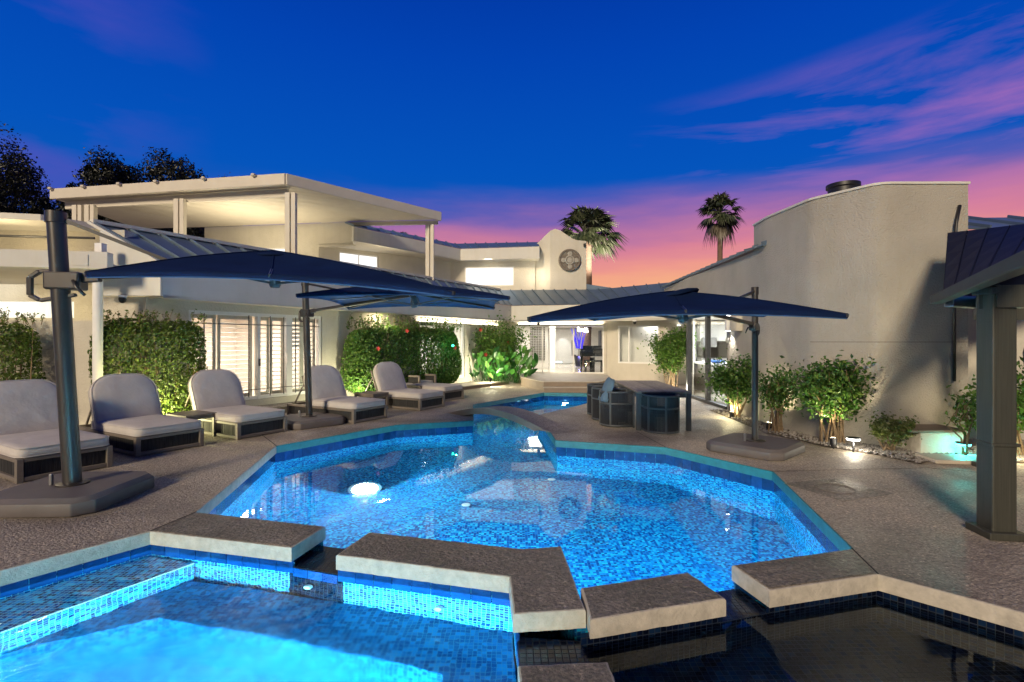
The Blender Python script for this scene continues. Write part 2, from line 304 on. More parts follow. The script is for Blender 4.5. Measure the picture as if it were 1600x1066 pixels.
M['picture'] = simple('picture_print', (0.25, 0.27, 0.29), 0.6, var=0.8, nscale=8)
M['blue_plastic'] = simple('blue_bowl', (0.01, 0.14, 0.55), 0.3)

# ------------------------------------------------------------------ mesh helpers
def rotz(a): return Matrix.Rotation(a, 4, 'Z')
class MB:
    def __init__(s): s.v = []; s.f = []; s.uv = []
    def add(s, vs, fs, uvs=None):
        o = len(s.v); s.v += [tuple(p) for p in vs]
        for i, f in enumerate(fs):
            s.f.append(tuple(o+k for k in f))
            s.uv.append(uvs[i] if uvs else None)
        return s
    def box(s, c, size, rot=None):
        hx, hy, hz = size[0]/2, size[1]/2, size[2]/2
        vs = [Vector((x, y, z)) for z in (-hz, hz) for x, y in ((-hx, -hy), (hx, -hy), (hx, hy), (-hx, hy))]
        if rot is not None:
            m = rotz(rot) if isinstance(rot, (int, float)) else rot
            vs = [m @ v for v in vs]
        c = Vector(c)
        return s.add([v+c for v in vs], [(0, 3, 2, 1), (4, 5, 6, 7), (0, 1, 5, 4), (1, 2, 6, 5), (2, 3, 7, 6), (3, 0, 4, 7)])
    def beam(s, a, b, wd, ht, up=(0, 0, 1)):
        a = Vector(a); b = Vector(b); d = (b-a); L = d.length; d.normalize()
        up = Vector(up); x = d.cross(up)
        if x.length < 1e-4: x = d.cross(Vector((0, 1, 0)))
        x.normalize(); z = x.cross(d).normalized()
        m = Matrix((x, d, z)).transposed().to_4x4()
        return s.box((a+b)/2, (wd, L, ht), m)
    def prism(s, pts, z0, z1):
        pts = [Vector((p[0], p[1], 0)) for p in pts]; n = len(pts)
        ar = sum(pts[i].x*pts[(i+1) % n].y-pts[(i+1) % n].x*pts[i].y for i in range(n))
        if ar < 0: pts.reverse()
        tri = tessellate_polygon([pts])
        vs = [(p.x, p.y, z0) for p in pts]+[(p.x, p.y, z1) for p in pts]
        fs = []
        for t in tri:
            a, b, c = t
            if (pts[b]-pts[a]).cross(pts[c]-pts[a]).z < 0: b, c = c, b
            fs += [(n+a, n+b, n+c), (c, b, a)]
        fs += [(i, (i+1) % n, n+(i+1) % n, n+i) for i in range(n)]
        return s.add(vs, fs)
    def tube(s, path, r, n=8, cap=True):
        path = [Vector(p) for p in path]; rs = r if isinstance(r, (list, tuple)) else [r]*len(path)
        vs = []; fs = []; ref = None
        for i, p in enumerate(path):
            d = (path[min(i+1, len(path)-1)]-path[max(i-1, 0)]).normalized()
            if ref is None: ref = d.orthogonal().normalized()
            x = (ref-d*ref.dot(d)).normalized(); ref = x; y = d.cross(x)
            for k in range(n):
                a = 2*math.pi*k/n; vs.append(p+(x*math.cos(a)+y*math.sin(a))*rs[i])
        for i in range(len(path)-1):
            for k in range(n):
                fs.append((i*n+k, i*n+(k+1) % n, (i+1)*n+(k+1) % n, (i+1)*n+k))
        if cap: fs += [tuple(range(n))[::-1], tuple((len(path)-1)*n+k for k in range(n))]
        return s.add(vs, fs)
    def lathe(s, c, prof, n=20, m=None):
        vs = []; fs = []; c = Vector(c)
        for r, z in prof:
            for k in range(n):
                a = 2*math.pi*k/n; v = Vector((r*math.cos(a), r*math.sin(a), z))
                if m is not None: v = m @ v
                vs.append(c+v)
        for i in range(len(prof)-1):
            for k in range(n): fs.append((i*n+k, i*n+(k+1) % n, (i+1)*n+(k+1) % n, (i+1)*n+k))
        fs += [tuple(range(n))[::-1], tuple((len(prof)-1)*n+k for k in range(n))]
        return s.add(vs, fs)
    def torus(s, c, R_, r, m=None, n=28, k=10):
        vs = []; fs = []; c = Vector(c)
        for i in range(n):
            a = 2*math.pi*i/n
            for j in range(k):
                b = 2*math.pi*j/k; v = Vector(((R_+r*math.cos(b))*math.cos(a), (R_+r*math.cos(b))*math.sin(a), r*math.sin(b)))
                vs.append(c+(m @ v if m is not None else v))
        for i in range(n):
            for j in range(k): fs.append((i*k+j, ((i+1) % n)*k+j, ((i+1) % n)*k+(j+1) % k, i*k+(j+1) % k))
        return s.add(vs, fs)
    def build(s, name, mat, parent=None, smooth=False, bevel=0.0, segs=2, kind=None):
        me = bpy.data.meshes.new(name)
        off = Vector((0, 0, 0)); p = parent
        while p is not None: off += p.location; p = p.parent
        me.from_pydata([(v[0]-off.x, v[1]-off.y, v[2]-off.z) for v in s.v], [], s.f)
        if any(u is not None for u in s.uv):
            ul = me.uv_layers.new(name='UVMap'); i = 0
            for f, u in zip(s.f, s.uv):
                for k in range(len(f)):
                    ul.data[i].uv = u[k] if u else (0, 0); i += 1
        me.validate(); me.update()
        if bevel:
            bm = bmesh.new(); bm.from_mesh(me)
            bmesh.ops.remove_doubles(bm, verts=bm.verts, dist=1e-5)
            bmesh.ops.bevel(bm, geom=[e for e in bm.edges if len(e.link_faces) == 2 and e.calc_face_angle(0) > 0.5], offset=bevel, segments=segs, profile=0.5, affect='EDGES', clamp_overlap=True)
            bm.to_mesh(me); bm.free()
        o = bpy.data.objects.new(name, me); C.objects.link(o)
        if mat is not None: me.materials.append(M[mat] if isinstance(mat, str) else mat)
        if smooth:
            me.polygons.foreach_set('use_smooth', [True]*len(me.polygons))
            if bevel or smooth == 'auto': me.set_sharp_from_angle(angle=R(40))
        if parent is not None: o.parent = parent
        if kind: o['kind'] = kind
        return o
def empty(name, loc=(0, 0, 0), label=None, cat=None, group=None, kind=None):
    o = bpy.data.objects.new(name, None); C.objects.link(o); o.location = loc; o.empty_display_size = 0.2
    return tag(o, label, cat, group, kind)
def tag(o, label=None, cat=None, group=None, kind=None):
    if label: o['label'] = label
    if cat: o['category'] = cat
    if group: o['group'] = group
    if kind: o['kind'] = kind
    return o
def copy_tree(o, parent=None):
    c = o.copy(); C.objects.link(c)
    if parent is not None: c.parent = parent
    for ch in list(o.children): copy_tree(ch, c)
    return c
def offset_poly(pts, d):
    """moves each edge of a closed polygon outwards by d (pts in either order)"""
    P = [Vector((p[0], p[1])) for p in pts]; n = len(P)
    ar = sum(P[i].x*P[(i+1) % n].y-P[(i+1) % n].x*P[i].y for i in range(n)); sg = 1 if ar > 0 else -1
    out = []
    for i in range(n):
        a, b, c = P[i-1], P[i], P[(i+1) % n]
        d1 = (b-a).normalized(); d2 = (c-b).normalized()
        n1 = Vector((d1.y, -d1.x))*sg; n2 = Vector((d2.y, -d2.x))*sg
        k = 1+n1.dot(n2)
        out.append(tuple(b+(n1+n2)*(d/max(k, 0.3))))
    return out

# ================================================================== GROUND AND POOLS
gm = MB(); gm.add([(-400, -200, -2.2), (400, -200, -2.2), (400, 600, -2.2), (-400, 600, -2.2)], [(0, 1, 2, 3)])
gm.build('ground', 'ground', kind='structure')

WL, SL, DL = -0.25, -0.165, -0.165           # water levels: pool, spa, dark pool
main = [(-2.95, 4.79), (-3.59, 7.8), (-2.2, 9.77), (-.77, 10.3), (-.97, 12.9), (1.0, 15.9), (2.3, 15.7), (2.14, 13.5), (.55, 11.03),
        (.60, 10.24), (.70, 8.26), (2.31, 7.71), (3.19, 6.27), (2.62, 3.95), (1.57, 3.66)]
near = [(1.22, 3.55), (.43, 3.325), (.385, 4.0), (.08, 3.95), (-1.2, 4.295), (-1.61, 4.42)]
mainp = main+near
spap = [(-4.7, 1.95), (-3.565, 3.565), (-3.04, 4.30), (-1.705, 3.96), (-1.317, 3.83), (-.02, 3.47), (.006, 3.0), (.028, 2.53), (.03, 0.9), (-4.7, 0.9)]
darkp = [(.43, 2.936), (1.33, 3.18), (1.65, 3.28), (2.51, 3.507), (3.01, 3.01), (3.9, 2.1), (3.9, .9), (.49, .9), (.483, 2.4), (.48, 2.56)]
hole = main+[(1.65, 3.28), (2.51, 3.507), (3.01, 3.01), (3.9, 2.1), (3.9, .9), (-4.7, .9), (-4.7, 1.95), (-3.565, 3.565), (-3.04, 4.30), (-1.705, 3.96), (-1.61, 4.42)]

def flat_poly(mb, outer, z, holes=(), uvscale=True):
    polys = [[Vector((p[0], p[1], z)) for p in outer]]+[[Vector((p[0], p[1], z)) for p in h] for h in holes]
    tri = tessellate_polygon(polys); allp = [p for q in polys for p in q]; fs = []
    for a, b, c in tri:
        cr = (allp[b]-allp[a]).cross(allp[c]-allp[a]).z
        if abs(cr) < 1e-9: continue
        fs.append((a, b, c) if cr > 0 else (a, c, b))
    mb.add(allp, fs, [[(allp[k].x, allp[k].y) for k in f] for f in fs])
EDGE = 0.11
def edge_strip(mb, pts, closed=True, out=True, z1=-EDGE, skip=()):
    """rounded coping nosing and face along a polygon; the solid lies outside the hole (out) or inside an island"""
    s = 1 if out else -1
    rows = [(0.014*s, 0.0), (0.005*s, -0.003), (0.0, -0.013), (0.0, z1), (0.06*s, z1)]
    L = [offset_poly(pts, d) if abs(d) > 1e-6 else [tuple(p) for p in pts] for d, z in rows]
    n = len(pts); vs = [(*L[i][k], rows[i][1]) for i in range(len(rows)) for k in range(n)]
    fs = []
    for i in range(len(rows)-1):
        for k in range(n):
            if k in skip: continue
            q = (i*n+k, i*n+(k+1) % n, (i+1)*n+(k+1) % n, (i+1)*n+k); fs.append(q)
    mb.add(vs, fs)
deck = empty('pool_deck', (0, 8, 0), 'grey brown exposed aggregate pool deck', None, None, 'structure')
mb = MB(); flat_poly(mb, [(-30, -8), (30, -8), (30, 40), (-30, 40)], 0.0, [offset_poly(hole, 0.014)]); mb.build('deck_surface', 'deck', deck)
mb = MB(); edge_strip(mb, hole, skip=set(range(1, 14))); mb.build('coping_edge', 'cream_edge', deck, smooth='auto')
mb = MB(); edge_strip(mb, hole, skip=set([0])|set(range(14, 40))); mb.build('coping_edge', 'pool_glow_edge', deck, smooth='auto')
# saw cut joints
mb = MB()
for a, b in (((-2.95, 4.79), (-3.04, 4.30)), ((-3.59, 7.8), (-4.9, 9.6)), ((2.62, 3.95), (2.51, 3.507)), ((-.77, 10.3), (-1.3, 10.9)), ((3.19, 6.27), (5.25, 6.45)), ((5.25, 6.45), (7.5, 5.2)), ((2.31, 7.71), (2.2, 9.0))):
    d = (Vector(b)-Vector(a)).normalized(); nn = Vector((-d.y, d.x))*0.006
    a = Vector(a)-d*0.0; b = Vector(b)
    mb.add([(*(a-nn), .004), (*(b-nn), .004), (*(b+nn), .004), (*(a+nn), .004)], [(0, 1, 2, 3)])
mb.build('deck_joint', 'joint', deck)

mb = MB(); mb.prism([(3.05, 5.75), (3.75, 5.95), (4.0, 5.35), (3.3, 5.1)], .001, .004); mb.build('deck_patch', 'slab', deck)
MB().torus((3.5, 5.55, .004), .19, .004, None, 36, 6).build('drain_ring', 'taupe', deck)
tile_me = None
def basin(root, pts, floor_z, wall_mat, set_back=0.03, tiles=None, top=-EDGE, gaps=()):
    P = offset_poly(pts, set_back); n = len(P)
    mb = MB(); u = 0
    for i in range(n):
        a, b = P[i], P[(i+1) % n]; L = math.dist(a, b)
        zt = -.162 if i in gaps else top+.02
        mb.add([(*a, floor_z), (*b, floor_z), (*b, zt), (*a, zt)], [(0, 1, 2, 3)], [[(u, floor_z), (u+L, floor_z), (u+L, zt), (u, zt)]]); u += L
    mb.build('pool_wall', wall_mat, root)
    mb = MB(); flat_poly(mb, P, floor_z); mb.build('pool_floor', wall_mat, root)
    global tile_me
    for i in (tiles or ()):
        a, b = Vector(P[i]), Vector(P[(i+1) % n]); L = (b-a).length; k = max(1, round(L/0.15)); d = (b-a)/L
        ar = sum(P[j][0]*P[(j+1) % n][1]-P[(j+1) % n][0]*P[j][1] for j in range(n))
        nn = Vector((-d.y, d.x))*(1 if ar > 0 else -1)
        for j in range(k):
            if tile_me is None:
                t0 = MB().box((0, 0, 0), (1, 0.02, 0.15)).build('tile', 'tile', None, bevel=0.0025, segs=1); tile_me = t0.data
                bpy.data.objects.remove(t0)
            o = bpy.data.objects.new('tile', tile_me); C.objects.link(o); o.parent = root
            p = a+d*(L*(j+.5)/k)+nn*0.002
            o.location = Vector((p.x, p.y, (-.164 if i in gaps else top)-.076))-root.location; o.rotation_euler = (0, 0, math.atan2(d.y, d.x)); o.scale = (L/k-.006, 1, 1)
pool = empty('swimming_pool', (0, 7, 0), None, None, None, 'structure')
basin(pool, mainp, -1.35, 'mosaic', tiles=[0, 1, 2, 3, 4, 5, 6, 7, 9, 10, 11, 12, 13], gaps=(14, 19))
spa = empty('spa_basin', (-2, 3, 0), None, None, None, 'structure')
basin(spa, spap, -1.15, 'mosaic_spa', tiles=[0, 1, 2, 3, 4, 5, 6], gaps=(3, 6))
darkb = empty('dark_basin', (2, 2, 0), None, None, None, 'structure')
basin(darkb, darkb and darkp, -0.55, 'mosaic_dark', gaps=(1, 9))
def prism_uv(root, name, pts, z0, z1, mat):
    mb = MB(); flat_poly(mb, pts, z1); n = len(pts); u = 0
    for i in range(n):
        a, b = pts[i], pts[(i+1) % n]; L = math.dist(a, b)
        mb.add([(*a, z0), (*b, z0), (*b, z1), (*a, z1)], [(0, 1, 2, 3)], [[(u, z0), (u+L, z0), (u+L, z1), (u, z1)]]); u += L
    return mb.build(name, mat, root)
# spa ledge and bench
prism_uv(spa, 'spa_step', [(-3.07, 4.33), (-2.60, 4.19), (-3.20, 3.20), (-4.2, 1.9), (-4.72, 1.95), (-3.59, 3.58)], -1.15, -0.31, 'mosaic_spa')
mb = MB()
for a, b in (((-2.60, 4.19), (-3.20, 3.20)), ((-3.20, 3.20), (-4.2, 1.9))):
    k = round(math.dist(a, b)/0.034); d = (Vector(b)-Vector(a))/k
    for j in range(k):
        p = Vector(a)+d*(j+.5); mb.box((p.x, p.y, -0.311), (d.length*.88, 0.014, 0.016), math.atan2(d.y, d.x))
mb.build('step_nosing', 'white', spa, kind='stuff')
prism_uv(spa, 'spa_bench', [(-2.60, 4.15), (-1.317, 3.86), (.0, 3.5), (.04, 2.4), (-.42, 2.4), (-.42, 3.08), (-1.4, 3.38), (-2.5, 3.62), (-2.95, 3.35), (-3.18, 3.2)], -1.15, -0.62, 'spa_bench')
# weirs
for q in ([(-1.737, 3.998), (-1.658, 4.402), (-1.168, 4.255), (-1.269, 3.845)], [(1.198, 3.513), (1.608, 3.643), (1.682, 3.319), (1.282, 3.194)], [(.034, 3.04), (.40, 3.0), (.455, 2.50), (.056, 2.49)]):
    prism_uv(spa if q[0][0] < .5 else darkb, 'spillway', q, -1.0, -0.158, 'mosaic_dark')
# water sheets
def sheet(name, pts, z, mat):
    mb = MB(); flat_poly(mb, offset_poly(pts, 0.028), z); o = mb.build(name, mat); o['kind'] = 'structure'; return o
sheet('pool_water', mainp, WL, 'water'); sheet('spa_water', spap, SL, 'spa_water'); sheet('dark_water', darkp, DL, 'dark_water')
# free standing coping slabs
def roughen(pts, step=.05, amp=.005):
    out = []; n = len(pts)
    for i in range(n):
        a, b = Vector(pts[i]), Vector(pts[(i+1) % n]); L = (b-a).length; k = max(1, round(L/step)); nn = Vector((-(b-a).y, (b-a).x))/L
        for j in range(k): out.append(tuple(a.lerp(b, j/k)+nn*(rng.normal(0, amp*.4) if j else 0)))
    return out
def slab(pts, label):
    pts = roughen(pts)
    r = empty('coping_slab', (sum(p[0] for p in pts)/len(pts), sum(p[1] for p in pts)/len(pts), -EDGE), label, 'coping slab', 'coping slabs between the pools')
    mb = MB(); flat_poly(mb, offset_poly(pts, -0.014), 0.0); mb.build('slab_top', 'slab', r)
    mb = MB(); edge_strip(mb, pts, out=False); flat_poly(mb, offset_poly(pts, -0.05), -EDGE-.002); mb.build('slab_edge', 'cream_edge', r, smooth='auto')
slab([(-1.2, 4.295), (.08, 3.95), (.385, 4.0), (.44, 3.05), (.006, 3.0), (-.02, 3.47), (-1.317, 3.83)], 'long angled stone slab dividing the bright spa from the main pool')
slab([(.447, 3.325), (1.22, 3.55), (1.33, 3.18), (.447, 2.936)], 'short stone slab between the main pool and the dark pool')
slab([(.028, 2.53), (.48, 2.56), (.487, 2.40), (.487, .9), (.033, .9)], 'cut off stone slab at the bottom edge between spa and dark pool')
# slab tops of the two deck tongues, laid a few mm proud
for q, nm in (([(-2.95, 4.79), (-1.61, 4.42), (-1.705, 3.96), (-3.04, 4.30)], 'coping_tongue'), ([(2.62, 3.95), (1.57, 3.66), (1.65, 3.28), (2.51, 3.507)], 'coping_tongue')):
    mb = MB(); flat_poly(mb, offset_poly(q, -0.02), 0.005); mb.build(nm, 'slab', deck)

# pool lamps
def pool_light(loc, target, label, r=0.10):
    d = (Vector(target)-Vector(loc)).normalized(); m = d.to_track_quat('Z', 'Y').to_matrix().to_4x4()
    e = empty('pool_light', loc, label, 'pool light', 'underwater pool lights')
    MB().lathe(loc, [(r*1.25, -.03), (r*1.25, .005), (r*1.02, .015)], 24, m).build('trim_ring', 'steel', e, smooth='auto')
    MB().lathe(Vector(loc)+d*.012, [(r, 0), (r*.9, .012), (r*.4, .02)], 24, m).build('lens', 'pool_lamp', e, smooth=True)
pool_light((-2.13, 7.41, -1.24), (-1.2, 5.0, 0.2), 'dazzling white pool light glowing in the main pool', 0.19)
pool_light((1.62, 15.62, -.55), (1.3, 12, .2), 'white pool light at the back of the small upper basin', 0.09)
BL = (0.26, 0.80, 1.0)
lamp('pool_light_beam', 'POINT', (-2.10, 7.31, -1.06), 420, (0.80, 0.94, 1), 0.03)
lamp('pool_light_beam', 'AREA', (-.6, 4.5, -.7), 50, BL, 0.3, (-.3, 6.2, -1.35))
lamp('pool_light_beam', 'AREA', (.8, 3.6, -.7), 70, BL, 0.3, (1.2, 5.4, -1.35))
lamp('pool_light_beam', 'AREA', (1.9, 4.0, -.7), 70, BL, 0.3, (1.9, 5.9, -1.35))
lamp('pool_light_beam', 'AREA', (.52, 11.3, -.6), 32, BL, 0.2, (-.9, 11.3, -.8))
lamp('pool_light_beam', 'POINT', (1.55, 15.3, -.6), 24, BL, 0.05)
lamp('spa_light_beam', 'AREA', (-1.6, 1.0, -.6), 330, (.22, .84, 1), 0.5, (-1.3, 2.9, -1.1))
lamp('spa_light_beam', 'AREA', (-1.2, 1.1, -.25), 44, BL, 0.5, (-1.3, 4, -.35))
lamp('spa_light_beam', 'AREA', (-3.4, 1.1, -.25), 8, BL, 0.4, (-2.8, 4, -.4))
for loc, lab in (((-.62, 6.9, -1.345), 'small white disc standing for a mirrored downlight nearer the bright pool light'), ((.62, 8.0, -1.345), 'small white disc standing for a mirrored downlight by the right pool bank')):  # white discs in place of soffit downlights mirrored in the water
    t = MB().lathe(loc, [(0.06, 0), (0.06, .012), (0.03, .018)], 16).build('mirrored_downlight', 'white', smooth='auto'); tag(t, lab, 'reflection disc', 'discs for mirrored downlights in the pool')
for loc, lab in (((-.52, 3.60, -.42), 'round white jet nearer the slab corner in the spa wall'), ((-1.55, 3.89, -.42), 'round white jet farther left in the spa wall')):
    m = Vector((-.26, -.96, 0)).to_track_quat('Z', 'Y').to_matrix().to_4x4()
    t = MB().lathe(loc, [(0.03, -.02), (0.03, .012), (0.015, .018)], 14, m).build('spa_jet', 'white', smooth='auto'); tag(t, lab, 'spa jet', 'jets in the spa wall')

# ------------------------------------------------------------------ footbridge
def footbridge():
    a = Vector((-1.35, 11.7)); b = Vector((.98, 9.0)); d = (b-a); L = d.length; d /= L; nn = Vector((-d.y, d.x))*0.26
    r = empty('footbridge', ((a+b).x/2, (a+b).y/2, 0), 'thin arched stone footbridge over the pool channel', 'footbridge')
    n = 24; vs = []; fs = []
    for i in range(n+1):
        t = i/n; z = 0.004+0.24*math.sin(math.pi*min(1, max(0, (t-.06)/.88)))**1.0
        p = a+d*L*t; th = 0.12
        for s, zz in ((-1, z), (1, z), (1, max(z-th, 0.0 if t < .14 or t > .86 else -9)), (-1, max(z-th, 0.0 if t < .14 or t > .86 else -9))):
            vs.append((*(p+nn*s), zz))
    fs_t = [(4*i, 4*i+4, 4*i+5, 4*i+1) for i in range(n)]
    MB().add(vs, fs_t).build('walkway', 'deck', r, smooth=True)
    fs = []
    for i in range(n):
        for k in (1, 2, 3): fs.append((4*i+k, 4*i+4+k, 4*i+4+(k+1) % 4, 4*i+(k+1) % 4))
    MB().add(vs, fs).build('arch_edge', 'riser', r)
footbridge()

# ================================================================== HOUSE
house = empty('house', (0, 19, 0), 'sprawling pale stucco house wrapping around the pool courtyard', 'house')
def hpart(name): 
    return empty_part(name, house)
def empty_part(name, parent):
    o = bpy.data.objects.new(name, None); C.objects.link(o); o.parent = parent; o.empty_display_size = .1; return o
def wall(p0, p1, z0, z1, th, ops=(), mat='stucco', parent=None, name='wall', side=1):
    """wall slab from p0 to p1; th goes away from the courtyard (left of p0->p1 when side=1); ops = (s0,s1,zb,zt)"""
    p0 = Vector(p0); p1 = Vector(p1); L = (p1-p0).length; d = (p1-p0)/L; nn = Vector((-d.y, d.x))*side
    mb = MB(); ang = math.atan2(d.y, d.x)
    def piece(s0, s1, a, b):
        if s1-s0 < 1e-4 or b-a < 1e-4: return
        c = p0+d*((s0+s1)/2)+nn*(th/2); mb.box((c.x, c.y, (a+b)/2), (s1-s0, th, b-a), ang)
    s = 0
    for (s0, s1, zb, zt) in sorted(ops):
        piece(s, s0, z0, z1); piece(s0, s1, z0, zb); piece(s0, s1, zt, z1); s = s1
    piece(s, L, z0, z1)
    return mb.build(name, mat, parent or house)
S0 = Vector((-6.8, 9.5)); U = Vector((.502, .865)); NC = Vector((.865, -.502))
def wp(s, off=0.0): p = S0+U*s+NC*off; return (p.x, p.y)
wall(wp(0), wp(13.06), 0, 2.42, 0.22, [(.763, 3.977, .3, 2.22), (7.71, 10.17, .3, 2.2)])
wall((-7.75, 9.5), (-6.82, 9.5), 0, 2.42, 0.2)
# fascia + soffit of the wing
def fpt(d): return Vector((-11.736+.58*d, d))
K = Vector((-.02, 20.2)); E0 = Vector((-6.34, 9.3)); FR = Vector((3.9, 19.3)); FR2 = Vector((6.4, 18.1))
def band(p0, p1, z0, z1, th, mat='fascia', name='fascia'):
    return wall(p0, p1, z0, z1, th, mat=mat, name=name)
band(E0, K, 2.38, 2.98, .09); band(K, FR, 2.36, 2.98, .09); band(FR, FR2, 2.36, 2.98, .09)
mb = MB(); mb.prism([tuple(E0), tuple(K), tuple(FR), tuple(FR2), (6.9, 18.7), (3.75, 20.5), (-.3, 21.0), (-6.9, 9.6)], 2.385, 2.43); mb.build('soffit', 'stucco', house)
# gable end of the wing
mb = MB(); ys = (9.24, 9.34)
prof = [(-7.44, 2.42), (-6.345, 2.42), (-6.345, 2.98), (-7.44, 3.60)]
vs = [(x, y, z) for y in ys for x, z in prof]
mb.add(vs, [(0, 1, 2, 3), (7, 6, 5, 4), (0, 4, 5, 1), (1, 5, 6, 2), (2, 6, 7, 3), (3, 7, 4, 0)]); mb.build('gable_wall', 'fascia', house)
mb = MB(); mb.box((-7.3, 10.4, 3.2), (.3, 1.9, .9)); mb.build('parapet', 'stucco', house)
# roofs
def roof_strip(name, e0, e1, r0, r1, n, thick=.03, rib=.045):
    rf = empty_part(name, house)
    e0, e1, r0, r1 = map(Vector, (e0, e1, r0, r1)); up = (e1-e0).cross(r0-e0).normalized()
    if up.z < 0: up = -up
    for i in range(n):
        a0 = e0.lerp(e1, i/n+.002); a1 = e0.lerp(e1, (i+1)/n-.002); b0 = r0.lerp(r1, i/n+.002); b1 = r0.lerp(r1, (i+1)/n-.002)
        mb = MB(); vs = [a0, a1, b1, b0, a0+up*thick, a1+up*thick, b1+up*thick, b0+up*thick]
        mb.add(vs, [(0, 3, 2, 1), (4, 5, 6, 7), (0, 1, 5, 4), (1, 2, 6, 5), (2, 3, 7, 6), (3, 0, 4, 7)])
        mb.beam(a0+up*(thick+rib/2), b0+up*(thick+rib/2), .03, rib, up)
        mb.build('roof_panel', 'roof', rf)
    return rf
RK = (-.53, 21.75, 3.73)
roof_strip('metal_roof', (*E0, 2.985), (*K, 2.985), (-7.69, 9.36, 3.73), RK, 26)
roof_strip('metal_roof', (*K, 2.985), (*FR, 2.985), RK, (3.6, 21.4, 3.73), 9)
roof_strip('metal_roof', (*FR, 2.985), (*FR2, 2.985), (3.6, 21.4, 3.73), (6.6, 19.5, 3.86), 7)
mb = MB(); mb.beam((-7.69, 9.36, 3.79), (RK[0], RK[1], 3.79), .16, .07); mb.build('ridge_cap', 'fascia', house)
mb = MB(); mb.beam((-6.34, 9.26, 3.0), (-7.69, 9.32, 3.76), .10, .05); mb.build('rake_trim', 'fascia', house)

# --- far wall with glass front and window wall
wall((-.25, 20.8), (3.75, 20.3), 0, 2.42, .2, [(.38, 3.93, .3, 2.25)])
WA, WB = Vector((3.76, 20.3)), Vector((6.62, 18.6))
wall(WA, WB, 0, 2.42, .2, [(.45, 2.07, .73, 2.2)])
def framed(p0, p1, zb, zt, npan, mat='white', name='window', fr=.06, setb=.08, pane='glass', mull=None, dep=.06):
    w_ = empty_part(name, house); p0 = Vector(p0); p1 = Vector(p1); L = (p1-p0).length; d = (p1-p0)/L; nn = Vector((-d.y, d.x)); ang = math.atan2(d.y, d.x)
    mb = MB(); q = lambda s: p0+d*s+nn*setb
    for s in (fr/2, L-fr/2): c = q(s); mb.box((c.x, c.y, (zb+zt)/2), (fr, dep, zt-zb), ang)
    for z in (zb+fr/2, zt-fr/2): c = q(L/2); mb.box((c.x, c.y, z), (L-2*fr, dep, fr), ang)
    stops = mull or [i/npan for i in range(1, npan)]
    for t in stops: c = q(L*t); mb.box((c.x, c.y, (zb+zt)/2), (fr*.8, dep*.9, zt-zb-2*fr), ang)
    mb.build('frame', mat, w_)
    ss = [0]+[t for t in stops]+[1]
    for a, b in zip(ss[:-1], ss[1:]):
        s0 = L*a+fr*.4; s1 = L*b-fr*.4
        c = q((s0+s1)/2); MB().box((c.x, c.y, (zb+zt)/2), (s1-s0, .008, zt-zb-fr), ang).build('pane', pane, w_)
    return w_
def on(p0, p1, s): p0 = Vector(p0); p1 = Vector(p1); return p0+(p1-p0).normalized()*s
framed(on((-.25, 20.8), (3.75, 20.3), .38), on((-.25, 20.8), (3.75, 20.3), 3.93), .3, 2.25, 3, 'white', 'glass_front', .05, mull=[.31, .66])
framed(on(WA, WB, .45), on(WA, WB, 2.07), .73, 2.2, 2, 'white', 'window', .06, .05, mull=[.27])

# --- right wing
KC, KE = Vector((5.05, 14.75)), Vector((5.0, 11.9))
Q1, Q2, Q3, Q4 = Vector((4.9, 9.8)), Vector((5.0, 8.6)), Vector((5.54, 7.7)), Vector((6.86, 7.7))
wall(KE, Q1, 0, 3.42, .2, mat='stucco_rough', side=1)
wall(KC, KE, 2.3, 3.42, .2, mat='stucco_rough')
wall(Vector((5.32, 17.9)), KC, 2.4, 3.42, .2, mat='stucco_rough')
wall((6.6, 18.75), (5.12, 14.85), 0, 2.4, .12, side=1)
def tall():
    mb = MB(); H3 = 3.96
    base = [(4.90, 9.82), (4.97, 8.95), (4.99, 8.72), (5.01, 8.6), (5.06, 8.49), (5.15, 8.34), (5.44, 7.86), (5.50, 7.78), (5.57, 7.73), (5.68, 7.705), (6.86, 7.7), (6.86, 10.5), (4.96, 10.5)]
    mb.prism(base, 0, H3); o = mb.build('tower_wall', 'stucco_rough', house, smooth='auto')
    me = o.data
    mb = MB(); mb.prism(offset_poly(base, .02), H3, H3+.035); mb.build('coping_cap', 'fascia', house)
    mb = MB()
    for a, b in zip(base[3:10], base[4:11]):
        mb.beam((*a, 1.585), (*b, 1.585), .004, .006)
    mb.build('stucco_seam', 'joint', house)
tall()
roof_strip('metal_roof', (4.82, 9.85, 3.44), (5.2, 18.0, 3.44), (7.5, 9.85, 4.1), (7.5, 18.0, 4.1), 20)
v = MB(); v.lathe((5.95, 9.2, 3.95), [(.24, 0), (.24, .38), (.27, .40), (.27, .46), (.05, .48)], 24); t = v.build('flue_vent', 'black', house, smooth='auto')
# low range right of the tall wall
wall((6.9, 8.4), (13, 8.0), 0, 3.38, .2, mat='stucco')
roof_strip('metal_roof', (6.86, 8.25, 3.40), (13, 7.75, 3.25), (6.86, 9.6, 3.86), (13, 9.3, 3.86), 8)
t = MB().tube([(6.95, 8.1, 3.72), (6.7, 7.66, 3.62), (6.62, 7.63, 3.35), (6.60, 7.64, 2.9), (6.60, 7.64, 1.0)], .022, 8).build('conduit_pipe', 'black', smooth=True); tag(t, 'black pipe bending down the right end of the tall stucco wall', 'pipe')

